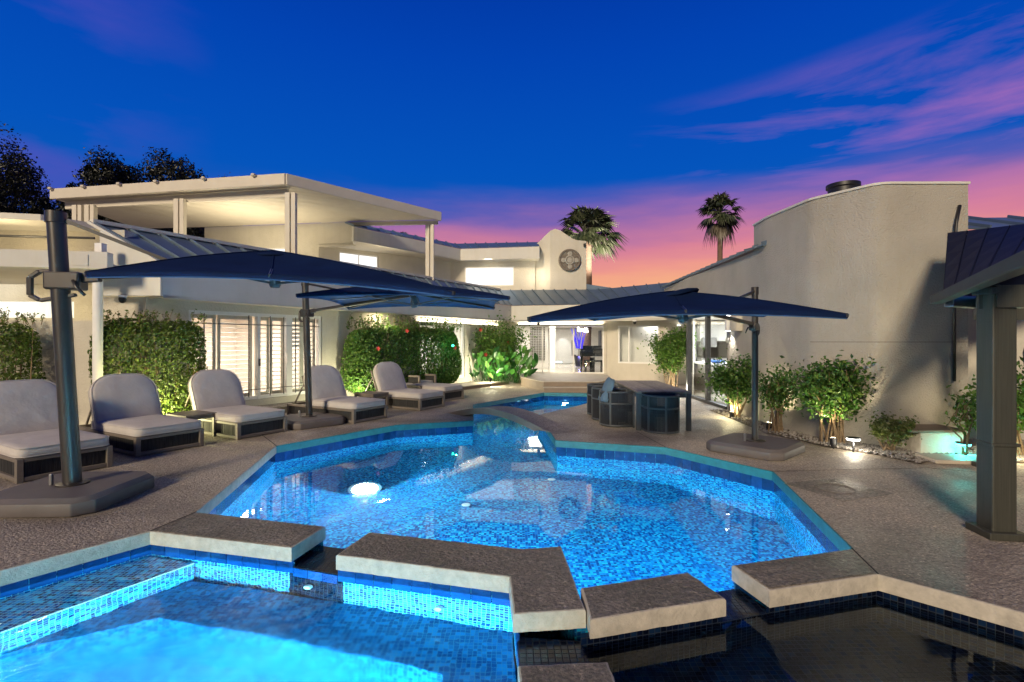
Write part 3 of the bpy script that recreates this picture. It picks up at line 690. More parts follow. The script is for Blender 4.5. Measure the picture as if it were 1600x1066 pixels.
# --- upper storey
A0, A1, A2 = Vector((-11.5, 19.15)), Vector((-6.96, 18.45)), Vector((-5.67, 18.25))
wall(A0, A1, 3.3, 5.85, .2, [(1.95, 3.4, 4.45, 5.0)], mat='stucco'); wall(A1, A2, 5.0, 5.85, .2, mat='stucco')
B1 = Vector((-2.68, 22.45))
wall(A1+Vector((.01, .01)), B1, 3.3, 5.1, .2, [(.75, 2.35, 4.28, 4.92)]); Cc = Vector((1.0, 22.05))
wall(B1, Cc, 3.3, 5.1, .2, [(.62, 2.78, 4.0, 4.82)])
F0, F1, F2 = Vector((-5.45, 17.6)), Vector((-2.2, 21.9)), Vector((1.14, 21.3))
band(F0, F1, 5.05, 5.53, .1); band(F1, F2, 5.05, 5.53, .1)
wall(A2, F0, 5.05, 5.53, .1, mat='fascia', name='fascia', side=1)
mb = MB(); mb.prism([tuple(F0), tuple(F1), tuple(F2), (1.14, 22.4), tuple(B1+Vector((0, .2))), tuple(A1), tuple(A2)], 5.055, 5.10); mb.build('soffit', 'stucco', house)
roof_strip('metal_roof', (*F0, 5.535), (*F1, 5.535), (-6.3, 18.7, 5.98), (-2.6, 23.2, 5.98), 10)
roof_strip('metal_roof', (*F1, 5.535), (*F2, 5.535), (-2.6, 23.2, 5.98), (1.14, 22.8, 5.98), 8)
def up_window(p0, p1, s0, s1, zb, zt, n): framed(on(p0, p1, s0), on(p0, p1, s1), zb, zt, n, 'white', 'window', .045, .05, 'lit_window', dep=.08)
up_window(A0, A1, 1.95, 3.4, 4.45, 5.0, 2); up_window(A1, B1, .75, 2.35, 4.28, 4.92, 2); up_window(B1, Cc, .62, 2.78, 4.0, 4.82, 1)
# tower with curved shoulder
def tower():
    y0, y1 = 21.72, 24.0
    top = [(1.62, 6.28), (1.84, 6.36), (2.05, 6.29), (2.3, 6.12), (2.55, 5.95), (2.75, 5.88), (3.15, 5.84)]
    prof = [(1.62, 3.3), (3.15, 3.3)]+top[::-1]; n = len(prof)
    vs = [(x, y, z) for y in (y0, y1) for x, z in prof]
    fs = [tuple(range(n)), tuple(range(n, 2*n))[::-1]]+[((i+1) % n, i, n+i, n+(i+1) % n) for i in range(n)]
    MB().add(vs, fs).build('tower_wall', 'stucco', house)
    pts = [(.95, 22.2), (1.2, 22.0), (1.42, 21.82), (1.62, 21.73)]; tz = [5.72, 5.9, 6.1, 6.27]
    vs = []; fs = []
    for (x, y), z in zip(pts, tz): vs += [(x, y, 3.3), (x, y, z), (x, 24, z)]
    for i in range(3):
        a = 3*i; fs += [(a, a+3, a+4, a+1), (a+1, a+4, a+5, a+2)]
    MB().add(vs, fs).build('curved_wall', 'stucco', house, smooth='auto')
tower()
mb = MB(); mb.add([(3.15, 21.6, 3.72), (4.5, 21.0, 3.72), (3.16, 21.74, 4.02), (3.16, 23, 4.02), (4.5, 23, 3.72)], [(0, 1, 2), (1, 4, 3, 2)]); mb.build('roof_spur', 'roof', house)
# medallion
def medallion():
    c = (2.44, 21.68, 5.02); r = empty('wall_medallion', c, 'round carved stone quatrefoil medallion on the upper tower wall', 'wall medallion')
    m = Matrix.Rotation(R(90), 4, 'X')
    MB().lathe(c, [(.47, -.03), (.47, .05), (.43, .055)], 40, m).build('backing_disc', 'stone_ring', r, smooth='auto')
    MB().torus(Vector(c)+Vector((0, -.05, 0)), .43, .045, m).build('outer_ring', 'stone_ring', r, smooth=True)
    MB().torus(Vector(c)+Vector((0, -.07, 0)), .17, .035, m).build('inner_ring', 'stone_pale', r, smooth=True)
    MB().lathe(Vector(c)+Vector((0, -.05, 0)), [(.12, 0), (.12, .03), (.02, .06)], 24, m).build('centre_boss', 'stone_pale', r, smooth='auto')
    for k in range(4):
        a = math.pi/2*k; p = Vector(c)+Vector((.27*math.cos(a), -.06, .27*math.sin(a)))
        MB().torus(p, .125, .022, m, 20, 8).build('petal_ring', 'stone_ring', r, smooth=True)
        MB().lathe(p, [(.10, -.01), (.10, .01), (.02, .025)], 18, m).build('petal_disc', 'stone_pale', r, smooth='auto')
medallion()

# --- interiors
def room(pts, z0, z1, open_edges, floor='interior_floor', wallm='interior'):
    n = len(pts); mb = MB()
    for i in range(n):
        if i in open_edges: continue
        a, b = pts[i], pts[(i+1) % n]; mb.add([(*a, z0), (*b, z0), (*b, z1), (*a, z1)], [(0, 1, 2, 3)])
    mb.build('interior_wall', wallm, house)
    mb = MB(); flat_poly(mb, pts, z0); mb.build('interior_floor', floor, house)
    mb = MB(); flat_poly(mb, pts, z1); mb.build('ceiling', wallm, house)
# bedroom behind the sliding doors
i0, i1 = wp(.55, -.24), wp(4.3, -.24)
j1, j0 = wp(4.3, -4.2), wp(.55, -4.2)
room([i0, i1, j1, j0], .29, 2.34, (0,))
pc = wp(2.4, -2.0); lamp('bedroom_ceiling_light', 'AREA', (pc[0], pc[1], 2.28), 170, (1, .84, .70), 1.6, (pc[0], pc[1], 0))
# room behind door 2
k0, k1 = wp(7.5, -.24), wp(10.4, -.24); l1, l0 = wp(10.4, -3), wp(7.5, -3)
room([k0, k1, l1, l0], .29, 2.34, (0,))
pc = wp(8.9, -1.4); lamp('study_ceiling_light', 'AREA', (pc[0], pc[1], 2.28), 90, (1, .95, .88), 1.2, (pc[0], pc[1], 0))
# hall behind the glass front
room([(-.25, 21.02), (3.73, 20.52), (6.4, 20.6), (6.4, 30), (-.25, 30)], .29, 2.34, (0,))
MB().box((.62, 24.2, 1.32), (2.15, .3, 2.05)).build('interior_wall', 'interior', house)
MB().box((1.86, 23.6, 1.32), (.24, .3, 2.05)).build('interior_column', 'white', house)
lamp('hall_ceiling_light', 'AREA', (1.6, 22.5, 2.3), 80, (1, .92, .80), 1.8, (1.6, 22.5, 0), 2.0)
lamp('hall_ceiling_light', 'AREA', (3.0, 27.0, 2.3), 110, (1, .92, .80), 1.8, (3, 27, 0), 2.5)
lamp('hall_spot', 'SPOT', (3.0, 29.2, 2.3), 30, (1, .95, .88), .03, (2.95, 30, 1.0), spot=50)
fd = empty_part('front_door', house)
MB().box((3.05, 29.94, 1.30), (1.5, .06, 2.0)).build('door_leaf', 'white', fd); MB().box((3.5, 29.88, 1.2), (.05, .06, .9)).build('handle', 'steel', fd)
# room behind the right window
room([(3.95, 20.35), (6.72, 18.72), (8.6, 22.4), (6.0, 24)], .29, 2.34, (0,))
lamp('dining_ceiling_light', 'AREA', (6.0, 20.9, 2.3), 80, (1, .95, .88), 1.2, (6, 20.9, 0))
t = MB().box((6.55, 21.6, 1.55), (.55, .03, .6), R(-20)).build('framed_picture', 'picture'); tag(t, 'small grey picture on the wall seen through the white framed window', 'picture')
# kitchen
room([(5.28, 11.95), (9.5, 11.95), (9.5, 18.9), (6.75, 18.9), (5.32, 14.8)], .04, 2.36, (4, 3))
mb = MB(); mb.add([(6.75, 18.9, .04), (9.5, 18.9, .04), (9.5, 18.9, 2.36), (6.75, 18.9, 2.36)], [(0, 1, 2, 3)]); mb.build('interior_wall', 'interior', house)
lamp('kitchen_ceiling_light', 'AREA', (7.0, 15.5, 2.3), 220, (.92, .96, 1), 1.6, (7, 15.5, 0), 2.5)
def kitchen_glass():
    w_ = empty_part('sliding_glass_door', house); mb = MB()
    for p, s in ((KC, .13), (Vector((5.02, 13.25)), .11), (KE+Vector((0, .04)), .06)): mb.box((p.x+.05, p.y, 1.17), (s, s, 2.26))
    mb.beam((5.09, 14.68, .035), (5.05, 11.95, .035), .12, .07); mb.beam((5.09, 14.68, 2.27), (5.05, 11.95, 2.27), .12, .06)
    mb.build('frame', 'dark_frame', w_)
    for a, b in (((5.09, 14.65), (5.07, 13.3)), ((5.07, 13.2), (5.05, 12.0))):
        MB().beam((*a, 1.15), (*b, 1.15), .01, 2.14).build('pane', 'glass', w_)
kitchen_glass()
def sliding_doors():
    p0, p1 = Vector(wp(.763, -.02)), Vector(wp(3.977, -.02)); L = (p1-p0).length; zb, zt = .3, 2.22
    w_ = empty_part('shuttered_sliding_door', house); ang = math.atan2(U.y, U.x)
    q = lambda s, o=0.0: p0+U*s+NC*(-.06+o)
    mb = MB()
    for s, wd in ((.035, .07), (L*.475, .07), (L*.715, .16), (L-.035, .07)):
        c = q(s); mb.box((c.x, c.y, (zb+zt)/2), (wd, .10, zt-zb), ang)
    for z in (zb+.04, zt-.035): c = q(L/2); mb.box((c.x, c.y, z), (L-.14, .09, .07), ang)
    mb.build('frame', 'white', w_)
    mb = MB()                                                   # thin muntins on the outside
    for z in (zt-.26, zb+.22): c = q(L/2, .04); mb.box((c.x, c.y, z), (L-.1, .02, .016), ang)
    for s in (.10, .40, .56, .67, .77, .94): c = q(L*s, .04); mb.box((c.x, c.y, (zb+zt)/2), (.016, .02, zt-zb-.1), ang)
    mb.build('muntin', 'dark_frame', w_)
    for s0, s1 in ((.02, .465), (.49, .69), (.74, .985)):
        c = q(L*(s0+s1)/2); MB().box((c.x, c.y, (zb+zt)/2), (L*(s1-s0), .008, zt-zb-.14), ang).build('pane', 'glass', w_)
    c = q(L*.69, .08); MB().box((c.x, c.y, 1.2), (.03, .05, .22), ang).build('handle', 'white', w_)
    c = q(L*.475, .07); MB().box((c.x, c.y, 1.12), (.03, .03, .16), ang).build('lock', 'black', w_)
    # plantation shutters inside: four leaves
    slat_me = None
    sh = empty_part('plantation_shutter', house)
    for s0, s1 in ((.02, .20), (.22, .455), (.485, .585), (.60, .70), (.745, .86), (.865, .98)):
        mb = MB()
        for s in (s0+.006, s1-.006): c = q(L*s, -.14); mb.box((c.x, c.y, (zb+zt)/2), (.055, .035, zt-zb-.1), ang)
        for z in (zb+.1, zt-.09): c = q(L*(s0+s1)/2, -.14); mb.box((c.x, c.y, z), (L*(s1-s0)-.08, .035, .08), ang)
        mb.build('shutter_stile', 'beige_frame', sh)
        n = 17
        for i in range(n):
            z = zb+.19+(zt-zb-.33)*i/(n-1); c = q(L*(s0+s1)/2, -.14)
            if slat_me is None:
                o = MB().box((0, 0, 0), (1, .062, .009)).build('slat', 'white'); o.parent = sh; slat_me = o.data
            else:
                o = bpy.data.objects.new('slat', slat_me); C.objects.link(o); o.parent = sh
            o.location = Vector((c.x, c.y, z))-house.location
            o.rotation_euler = (R(12 if s0 < .7 else (62 if 9 < i < 16 and s0 < .8 else 22)), 0, ang); o.scale = (L*(s1-s0)-.09, 1, 1)
sliding_doors()
p0, p1 = Vector(wp(7.71)), Vector(wp(10.17)); framed(p0, p1, .3, 2.2, 2, 'white', 'sliding_door', .09, .06)
# things in the rooms
c = wp(1.5, -2.6); b = empty('bed', (c[0], c[1], .29), 'low bed with an orange cover behind the shuttered doors', 'bed')
ang = math.atan2(U.y, U.x)
MB().box((c[0], c[1], .42), (2.4, 1.6, .26), ang).build('bed_base', 'wood', b); MB().box((c[0], c[1], .70), (2.34, 1.54, .30), ang).build('mattress', 'orange_cloth', b, bevel=.05, smooth=True)
c2 = wp(1.0, -2.3)
o = MB().lathe((c2[0], c2[1], .85), [(.15, 0), (.33, .06), (.36, .17), (.27, .29), (.05, .34)], 18).build('pouf', 'pouf', smooth=True); tag(o, 'rounded grey cushion lying on the orange bed', 'cushion')
def piano():
    r = empty('grand_piano', (3.25, 21.9, .29), 'black lacquered grand piano behind the far glass front', 'piano')
    outline = [(2.85, 21.5), (3.95, 21.5), (3.95, 22.1), (3.85, 22.5), (3.6, 22.75), (3.2, 23.1), (2.95, 23.1), (2.85, 22.9)]
    MB().prism(outline, .95, 1.25).build('case', 'piano', r, bevel=.02, smooth=True)
    MB().prism(offset_poly(outline, .015), 1.252, 1.28).build('lid', 'piano', r)
    MB().box((3.4, 21.42, 1.02), (1.05, .22, .12)).build('keyboard', 'piano', r)
    MB().prism([(3.0, 21.7), (3.8, 21.7), (3.7, 21.8), (3.1, 21.8)], 1.28, 1.40).build('music_stand', 'piano', r)
    for x, y in ((2.92, 21.6), (3.88, 21.6), (3.1, 22.9)):
        MB().tube([(x, y, .95), (x, y, .6), (x, y, .29)], [.07, .05, .035], 10).build('leg', 'piano', r, smooth=True)
    MB().box((3.4, 21.7, .6), (.2, .1, .62)).build('pedal_lyre', 'piano', r)
    s = empty('piano_bench', (3.35, 21.05, .29), 'black piano bench in front of the grand piano', 'bench')
    MB().box((3.35, 21.05, .78), (.75, .35, .08)).build('seat', 'piano', s, bevel=.015)
    for dx in (-.33, .33):
        for dy in (-.13, .13): MB().box((3.35+dx, 21.05+dy, .52), (.05, .05, .44)).build('leg', 'piano', s)
piano()
def vase():
    r = empty('floor_vase', (3.45, 26.5, .29), 'tall black floor vase holding violet lit branches', 'vase')
    MB().lathe((3.45, 26.5, .29), [(.16, 0), (.24, .55), (.26, .6), (.20, .6)], 16).build('pot', 'black', r, smooth='auto')
    for k in range(9):
        x = 3.45+rng.uniform(-.1, .1); y = 26.5+rng.uniform(-.1, .1); e = rng.uniform(-.42, .42)
        MB().tube([(x, y, .8), (x+e*.4, y, 1.5), (x+e, y+.05, 2.25)], [.03, .03, .012], 6).build('branch', 'purple_glow', r, smooth=True)
    lamp('violet_uplight', 'POINT', (3.45, 26.2, .75), 14, (.15, .12, 1), .05)
vase()
def chandelier():
    c = (3.12, 22.6, 2.08); r = empty('chandelier', c, 'bright starburst chandelier hanging in the far hall', 'chandelier')
    MB().tube([(c[0], c[1], 2.33), (c[0], c[1], 2.12)], .012, 6).build('stem', 'steel', r)
    for k in range(12):
        a = k*2.4; e = -.2+.5*((k % 5)/4); p = Vector((math.cos(a)*.2, math.sin(a)*.2, e*.3))
        MB().tube([Vector(c), Vector(c)+p], .008, 5).build('arm', 'steel', r)
        MB().lathe(Vector(c)+p-Vector((0, 0, .045)), [(.01, 0), (.045, .03), (.045, .06), (.01, .09)], 10).build('bulb', 'lamp_white', r, smooth=True)
    lamp('chandelier_glow', 'POINT', (c[0], c[1], 1.95), 25, (1, .95, .85), .15)
chandelier()
def screen():
    r = empty('wall_screen', (1.12, 24.0, .7), 'tall panel of rows of small bronze tiles on the hall wall', 'wall screen')
    MB().box((1.20, 24.03, 1.47), (.70, .02, 1.66)).build('backing_panel', 'white', r)
    mb = MB()
    for i in range(20):
        for j in range(9):
            mb.box((.89+.62*j/8, 23.99, .72+1.5*i/19), (.055, .03, .055), Matrix.Rotation(R(35), 4, 'X'))
    mb.build('bronze_tile', 'stone_ring', r, kind='stuff')
screen()
t = MB().box((4.6, 26.8, 1.7), (.03, .8, .9)).build('framed_picture', 'black'); tag(t, 'dark framed picture on the hall wall beside the piano', 'picture')
def kitchen():
    r = empty('kitchen_cabinet', (7.6, 18.5, .04), 'white kitchen cabinets with a built in oven behind the glass door', 'cabinet')
    MB().box((7.7, 18.6, .5), (1.8, .55, .9)).build('base_unit', 'white', r); MB().box((7.7, 18.7, 1.95), (1.8, .36, .7)).build('wall_unit', 'white', r)
    MB().box((7.7, 18.57, .97), (1.84, .6, .04)).build('worktop', 'steel', r); MB().box((7.1, 18.5, 1.55), (.5, .3, .35)).build('oven', 'steel', r, bevel=.02)
    i = empty('kitchen_island', (6.3, 15.8, .04), 'grey kitchen island with a pale worktop behind the glass door', 'kitchen island')
    MB().box((6.35, 15.9, .46), (.9, 1.7, .84)).build('island_base', 'steel', i); MB().box((6.35, 15.9, .90), (1.0, 1.8, .05)).build('worktop', 'white', i)
    t = MB().lathe((6.2, 15.5, .926), [(.10, 0), (.24, .05), (.26, .09), (.24, .09)], 16).build('bowl', 'blue_plastic', smooth='auto'); tag(t, 'blue bowl on the kitchen island', 'bowl')
    for k, x in enumerate((6.55, 6.85, 7.15)):
        pass
kitchen()

# --- steps and platforms
st = empty('entry_platform', (2, 18, 0), None, None, None, 'structure')
plat = [(1.02, 16.35), (2.75, 16.3), (3.4, 17.5), (3.72, 20.28), (.2, 20.72), (.35, 18.3)]
mb = MB(); mb.prism(plat, 0.0, .285); mb.build('riser', 'riser', st); mb = MB(); mb.prism(offset_poly(plat, .02), .285, .31); mb.build('tread', 'step_top', st, bevel=.006)
low = [(1.0, 16.02), (2.78, 15.97), (3.3, 16.9), (3.2, 17.0), (2.72, 16.32), (1.0, 16.37)]
mb = MB(); mb.prism(low, 0, .13); mb.build('riser', 'riser', st); mb = MB(); mb.prism(offset_poly(low, .015), .13, .155); mb.build('tread', 'step_top', st, bevel=.006)
ds = empty('door_step', (-5, 11.5, 0), None, None, None, 'structure')
q = [wp(.4, .02), wp(4.5, .02), wp(4.5, .55), wp(.4, .55)]
mb = MB(); mb.prism(q, 0, .13); mb.build('riser', 'riser', ds); mb = MB(); mb.prism(offset_poly(q, .015), .13, .155); mb.build('tread', 'deck', ds)
q = [wp(7.4, .02), wp(12.4, .02), wp(11.6, 1.0), wp(7.4, .9)]
mb = MB(); mb.prism(q, 0, .10); mb.build('riser', 'riser', ds); mb = MB(); mb.prism(offset_poly(q, .015), .10, .125); mb.build('tread', 'step_top', ds)

# ------------------------------------------------------------------ terrace cover
def terrace_cover():
    r = empty('terrace_cover', (-7, 16, 3.4), 'cream flat roofed terrace cover on square posts above the left wing', 'terrace cover')
    A, Lp, Rp = Vector((-6.1, 13.8)), Vector((-13.7, 15.22)), Vector((-2.5, 17.95))
    poly = [tuple(Lp), tuple(A), tuple(Rp), (-5.6, 18.22), (-6.95, 18.42), (-11.5, 19.12), (-14.2, 19.4)]
    mb = MB(); mb.prism(offset_poly(poly, -.06), 5.84, 5.90); mb.build('ceiling_panel', 'cover', r)
    mb = MB()                                           # ribs of the pan roofing
    for i in range(1, 34):
        a = A.lerp(Rp, i/34); e = a+(Lp-A); w0, w1 = Vector((-5.5, 18.15)), Vector((-14.2, 19.35))
        f = lambda q: (w1-w0).x*(q-w0).y-(w1-w0).y*(q-w0).x
        if f(a)*f(e) < 0: e = a.lerp(e, f(a)/(f(a)-f(e)))
        elif f(a) < 0: continue
        mb.beam((*a, 5.835), (*e, 5.835), .016, .010)
    mb.build('ceiling_rib', 'cover', r, kind='stuff')
    for a, b in ((A, Lp), (A, Rp)):
        MB().beam((*a, 5.96), (*b, 5.96), .10, .31).build('fascia_beam', 'cover', r, bevel=.02)
    a = A.lerp(Lp, .02)+Vector((.05, .35)); b = Lp+Vector((.2, .3)); MB().beam((*a, 5.70), (*b, 5.70), .10, .22).build('header_beam', 'cover', r)
    MB().beam((*(Rp+Vector((-.1, .02))), 5.76), (-5.7, 18.2, 5.76), .08, .14).build('back_beam', 'cover', r)
    for t in (.12, .32, .52, .68, .84, .99):
        p = A.lerp(Lp, t); MB().beam((p.x, p.y-.16, 6.10), (p.x+.05, p.y+.5, 6.085), .12, .085).build('rafter_end', 'cover', r, bevel=.04)
    for x, y in ((-6.05, 14.02), (-9.48, 14.62), (-12.95, 15.3), (-12.55, 15.26), (-2.86, 17.82)):
        pb = MB(); pb.box((x-.075, y, 4.6), (.13, .15, 2.1)); pb.box((x+.085, y, 4.6), (.11, .15, 2.1)); pb.box((x, y+.02, 4.6), (.10, .06, 2.1)); pb.build('post', 'cover', r)
terrace_cover()
lamp('terrace_uplight', 'AREA', (-8.6, 16.4, 4.0), 105, (1, .86, .60), 2.6, (-8.6, 16.4, 9))
lamp('terrace_uplight', 'POINT', (-4.6, 18.6, 4.0), 30, (1, .86, .60), .2)
# ------------------------------------------------------------------ patio cover at the far left
def patio():
    r = empty('patio_cover', (-8.5, 9.5, 0), 'flat white patio cover with a deep beam at the far left', 'patio cover')
    a, b = Vector((-12.5, 7.6)), Vector((-6.86, 8.68)); d = (b-a).normalized(); nn = Vector((-d.y, d.x))
    MB().beam((*(a+nn*.09), 2.965), (*(b+nn*.09), 2.965), .18, .29).build('beam', 'fascia', r, bevel=.008)
    mb = MB(); mb.prism([tuple(a+nn*.181), tuple(b+nn*.181), (-7.2, 9.2), (-7.5, 11.3), (-13.5, 11.3)], 2.83, 3.0); mb.build('roof_deck', 'fascia', r)
    p = Vector((-7.16, 8.85)); MB().tube([(p.x, p.y, 0), (p.x, p.y, 2.83)], .075, 20).build('column', 'white', r, smooth='auto')
    c = a.lerp(b, .93)-nn*.008; MB().box((c.x, c.y, 2.96), (.24, .012, .19), math.atan2(d.y, d.x)).build('access_panel', 'fascia', r, bevel=.004)
    for t in (.955, .62, .45): q = a.lerp(b, t)+nn*.3; MB().box((q.x, q.y, 3.2), (.12, .12, .20)).build('parapet_block', 'white', r)
    wall((-14, 10.9), (-7.62, 11.2), 0, 3.98, .2, [(1.0, 4.5, 2.1, 2.46)], mat='stucco', parent=r)
    ws = empty_part('glass_block_window', r); d2 = (Vector((-7.62, 11.2))-Vector((-14, 10.9))).normalized()
    for i in range(18):
        q = Vector((-14, 10.9))+d2*(1.0+3.5/18*(i+.5)); MB().box((q.x, q.y+.06, 2.28), (.19, .08, .355), math.atan2(d2.y, d2.x)).build('glass_block', 'glass_block', ws, bevel=.012)
    lamp('bathroom_light', 'AREA', (-11.2, 10.85, 2.7), 8, (1, .95, .85), 1.5, (-11.2, 11.2, 2.2))
    mb = MB(); mb.prism([(-16, 8.6), (-9.3, 10.1), (-8.2, 12), (-16, 12)], 3.98, 4.10); mb.build('upper_roof', 'fascia', r)
    MB().tube([(-13, 9.95, 3.72), (-8.6, 10.55, 3.72)], .025, 8).build('black_rail', 'black', r)
    for x in (-11.2, -9.4): MB().tube([(x, 9.95+(x+13)*.136, 3.5), (x, 9.95+(x+13)*.136, 3.8)], .03, 8).build('rail_post', 'white', r)
patio()
lamp('patio_downlight', 'AREA', (-9.6, 9.8, 2.78), 55, (1, .82, .50), 1.2, (-9.6, 10.4, 0))
lamp('upper_soffit_light', 'POINT', (-10.0, 9.9, 3.35), 26, (1, .80, .46), .15)
lamp('patio_downlight', 'POINT', (-7.5, 10.3, 2.5), 14, (1, .82, .5), .1)
gw = MB(); gw.prism([(-14, 8.75), (-7.05, 9.18), (-7.05, 9.36), (-14, 8.93)], 0, 1.97); t = gw.build('garden_wall', 'stucco', None); tag(t, 'plain grey stucco garden wall behind the nearest loungers', 'garden wall')

# ------------------------------------------------------------------ gazebo at the right
def gazebo():
    r = empty('gazebo', (4.2, 4.6, 0), 'dark metal gazebo with a steep navy roof at the right edge', 'gazebo')
    c0, c1 = Vector((4.46, 5.3, 2.06)), Vector((2.55, 2.32, 2.06)); t0, t1 = Vector((6.04, 7.1, 3.1)), Vector((6.9, 6.2, 3.1))
    ax, ay = (c1-c0), (t0-c0)
    n = 6
    for i in range(n):
        mb = MB(); m = 5; vs = []; fs = []
        for j in range(m+1):
            for s in (i/n+.004, (i+1)/n-.004):
                p = c0.lerp(c1, s).lerp(t0.lerp(t1, s), j/m); vs += [p, p-Vector((.0, .0, .03))]
        for j in range(m):
            k = 4*j; fs += [(k, k+2, k+6, k+4), (k+1, k+5, k+7, k+3), (k, k+4, k+5, k+1), (k+2, k+3, k+7, k+6)]
        fs += [(0, 1, 3, 2)]
        mb.add(vs, fs)
        mb.tube([c0.lerp(c1, (i+1)/n).lerp(t0.lerp(t1, (i+1)/n), j/4)+Vector((-.008, .0, .008)) for j in range(5)], .003, 5)
        mb.build('roof_panel', 'navy_roof', r)
    mb = MB(); mb.add([t0, t1, (9.5, 5.0, 2.9), (9.5, 7.4, 2.9)], [(0, 3, 2, 1)]); mb.add([t0+Vector((0, 0, -.002)), c0+Vector((0, 0, -.002)), (7.2, 7.2, 2.06), (9.5, 7.4, 2.88)], [(0, 1, 2, 3)]); mb.build('back_roof', 'navy_roof', r)
    d = (c0-c1).normalized(); out = Vector((-d.y, d.x, 0))
    MB().beam(c1+out*.05-Vector((0, 0, .03)), c0+out*.05+d*.02-Vector((0, 0, .03)), .10, .09).build('gutter', 'gutter', r, bevel=.01)
    e = c0-out*.0+Vector((0, 0, -.05)); MB().beam(e+Vector((.02, -.05, 0)), e+Vector((.5, .02, -.02)), .10, .12).build('gutter_return', 'steel', r, bevel=.01)
    for k, (x, y, w_, ht) in enumerate(((3.99, 4.22, .18, 2.02), (6.02, 6.42, .18, 2.0))):
        p = empty_part('post', r)
        mb = MB(); mb.box((x, y, ht/2+.02), (w_, w_, ht-.04), R(-8))
        mb.build('post_shaft', 'post', p, bevel=.012)
        MB().box((x, y, .76 if k == 0 else .7), (w_+.03, w_+.03, .025), R(-8)).build('band', 'post', p, bevel=.004)
        MB().box((x, y, .03), (w_+.10, w_+.10, .06), R(-8)).build('base_plate', 'post', p, bevel=.008)
        MB().box((x, y, ht-.01), (w_+.04, w_+.04, .05), R(-8)).build('capital', 'post', p, bevel=.006)
    MB().beam((3.93, 4.22, 1.96), (7.2, 3.4, 1.96), .2, .18).build('cross_beam', 'post', r); MB().beam((3.93, 4.22, 1.95), (5.86, 6.42, 1.95), .12, .17).build('side_beam', 'post', r)
    MB().beam((5.86, 6.42, 1.93), (9, 5.6, 1.93), .12, .14).build('cross_beam', 'post', r)
    for z0, z1 in ((1.86, 1.55), (1.70, 1.36)):
        MB().tube([(4.6+.35*k/6+.3, 4.42+.12, z1+(z0-z1)*math.sin(k/6*1.57)) for k in range(7)], .03, 6).build('bracket', 'black', r, smooth=True)
    MB().tube([(4.42, 4.35, 1.75), (4.36, 4.36, 1.5), (4.38, 4.36, 1.25), (4.46, 4.36, 1.05)], .01, 6).build('cable', 'black', r)
gazebo()

# ------------------------------------------------------------------ garden strip, gravel, plinth
bed = [(4.55, 11.8), (4.43, 9.77), (4.40, 8.8), (4.75, 7.75), (5.12, 7.15), (5.28, 6.62), (5.5, 6.75), (9, 6.6), (9, 7.69), (5.55, 7.69), (5.0, 8.59), (4.9, 9.79), (4.98, 11.88)]
mb = MB(); flat_poly(mb, bed, .012); mb.build('planting_bed', 'soil', kind='structure')
def pebbles():
    ico = [(0, 0, 1), (.94, 0, .33), (-.47, .82, .33), (-.47, -.82, .33), (.5, .5, -.5), (-.6, .2, -.5), (.1, -.7, -.5)]
    fc = [(0, 1, 2), (0, 2, 3), (0, 3, 1), (1, 4, 2), (2, 5, 3), (3, 6, 1), (1, 6, 4), (2, 4, 5), (3, 5, 6)]
    P = [Vector((p[0], p[1])) for p in bed]
    def inside(x, y):
        c = False; j = len(P)-1
        for i in range(len(P)):
            if (P[i].y > y) != (P[j].y > y) and x < (P[j].x-P[i].x)*(y-P[i].y)/(P[j].y-P[i].y)+P[i].x: c = not c
            j = i
        return c
    vs = []; fs = []; n = 0
    while n < 2600:
        x = rng.uniform(4.4, 7.5); y = rng.uniform(6.6, 11.8)
        if y > 8 and rng.random() < .6: continue
        if not inside(x, y): continue
        s = rng.uniform(.012, .03); a = rng.uniform(0, 6.28); o = len(vs)
        for p in ico:
            px, py = p[0]*s*rng.uniform(.8, 1.3), p[1]*s; vs.append((x+px*math.cos(a)-py*math.sin(a), y+px*math.sin(a)+py*math.cos(a), .02+p[2]*s*.7))
        fs += [tuple(o+k for k in f) for f in fc]; n += 1
    t = MB().add(vs, fs).build('gravel', 'pebble', None); tag(t, 'loose grey gravel along the base of the tall wall', None, None, 'stuff')
pebbles()
pl = empty('stucco_plinth', (6.05, 7.4, 0), 'low stucco plinth lit turquoise at the foot of the tall wall', 'plinth')
MB().box((6.05, 7.44, .16), (.62, .50, .32)).build('plinth_body', 'stucco', pl, bevel=.03, smooth=True); MB().box((5.98, 7.42, .335), (.84, .53, .035)).build('plinth_cap', 'riser', pl, bevel=.01)
t = MB().box((6.0, 6.80, .03), (.95, .42, .05), R(-7)).build('stepping_slab', 'step_top', bevel=.008); tag(t, 'pale flat slab in the gravel before the turquoise lit plinth', 'paving slab')
def path_light(x, y, mat, label, col, pw):
    r = empty('path_light', (x, y, 0), label, 'path light', 'ring path lights along the tall wall')
    MB().tube([(x, y, 0), (x, y, .17)], .014, 10).build('stake', 'black', r)
    MB().lathe((x, y, .20), [(.02, 0), (.085, .004), (.09, .016), (.02, .024)], 24).build('cap', 'black', r, smooth='auto')
    MB().torus((x, y, .19), .072, .014, None, 28, 8).build('glowing_ring', mat, r, smooth=True)
    lamp('path_light_glow', 'POINT', (x, y-.02, .12), pw, col, .05)
path_light(4.90, 7.35, 'lamp_white', 'mushroom path light with a white ring below the big shrub', (1, .88, .68), 9)
path_light(6.15, 6.98, 'lamp_cyan', 'mushroom path light with a glowing turquoise ring by the plinth', (.03, .95, .85), 34)
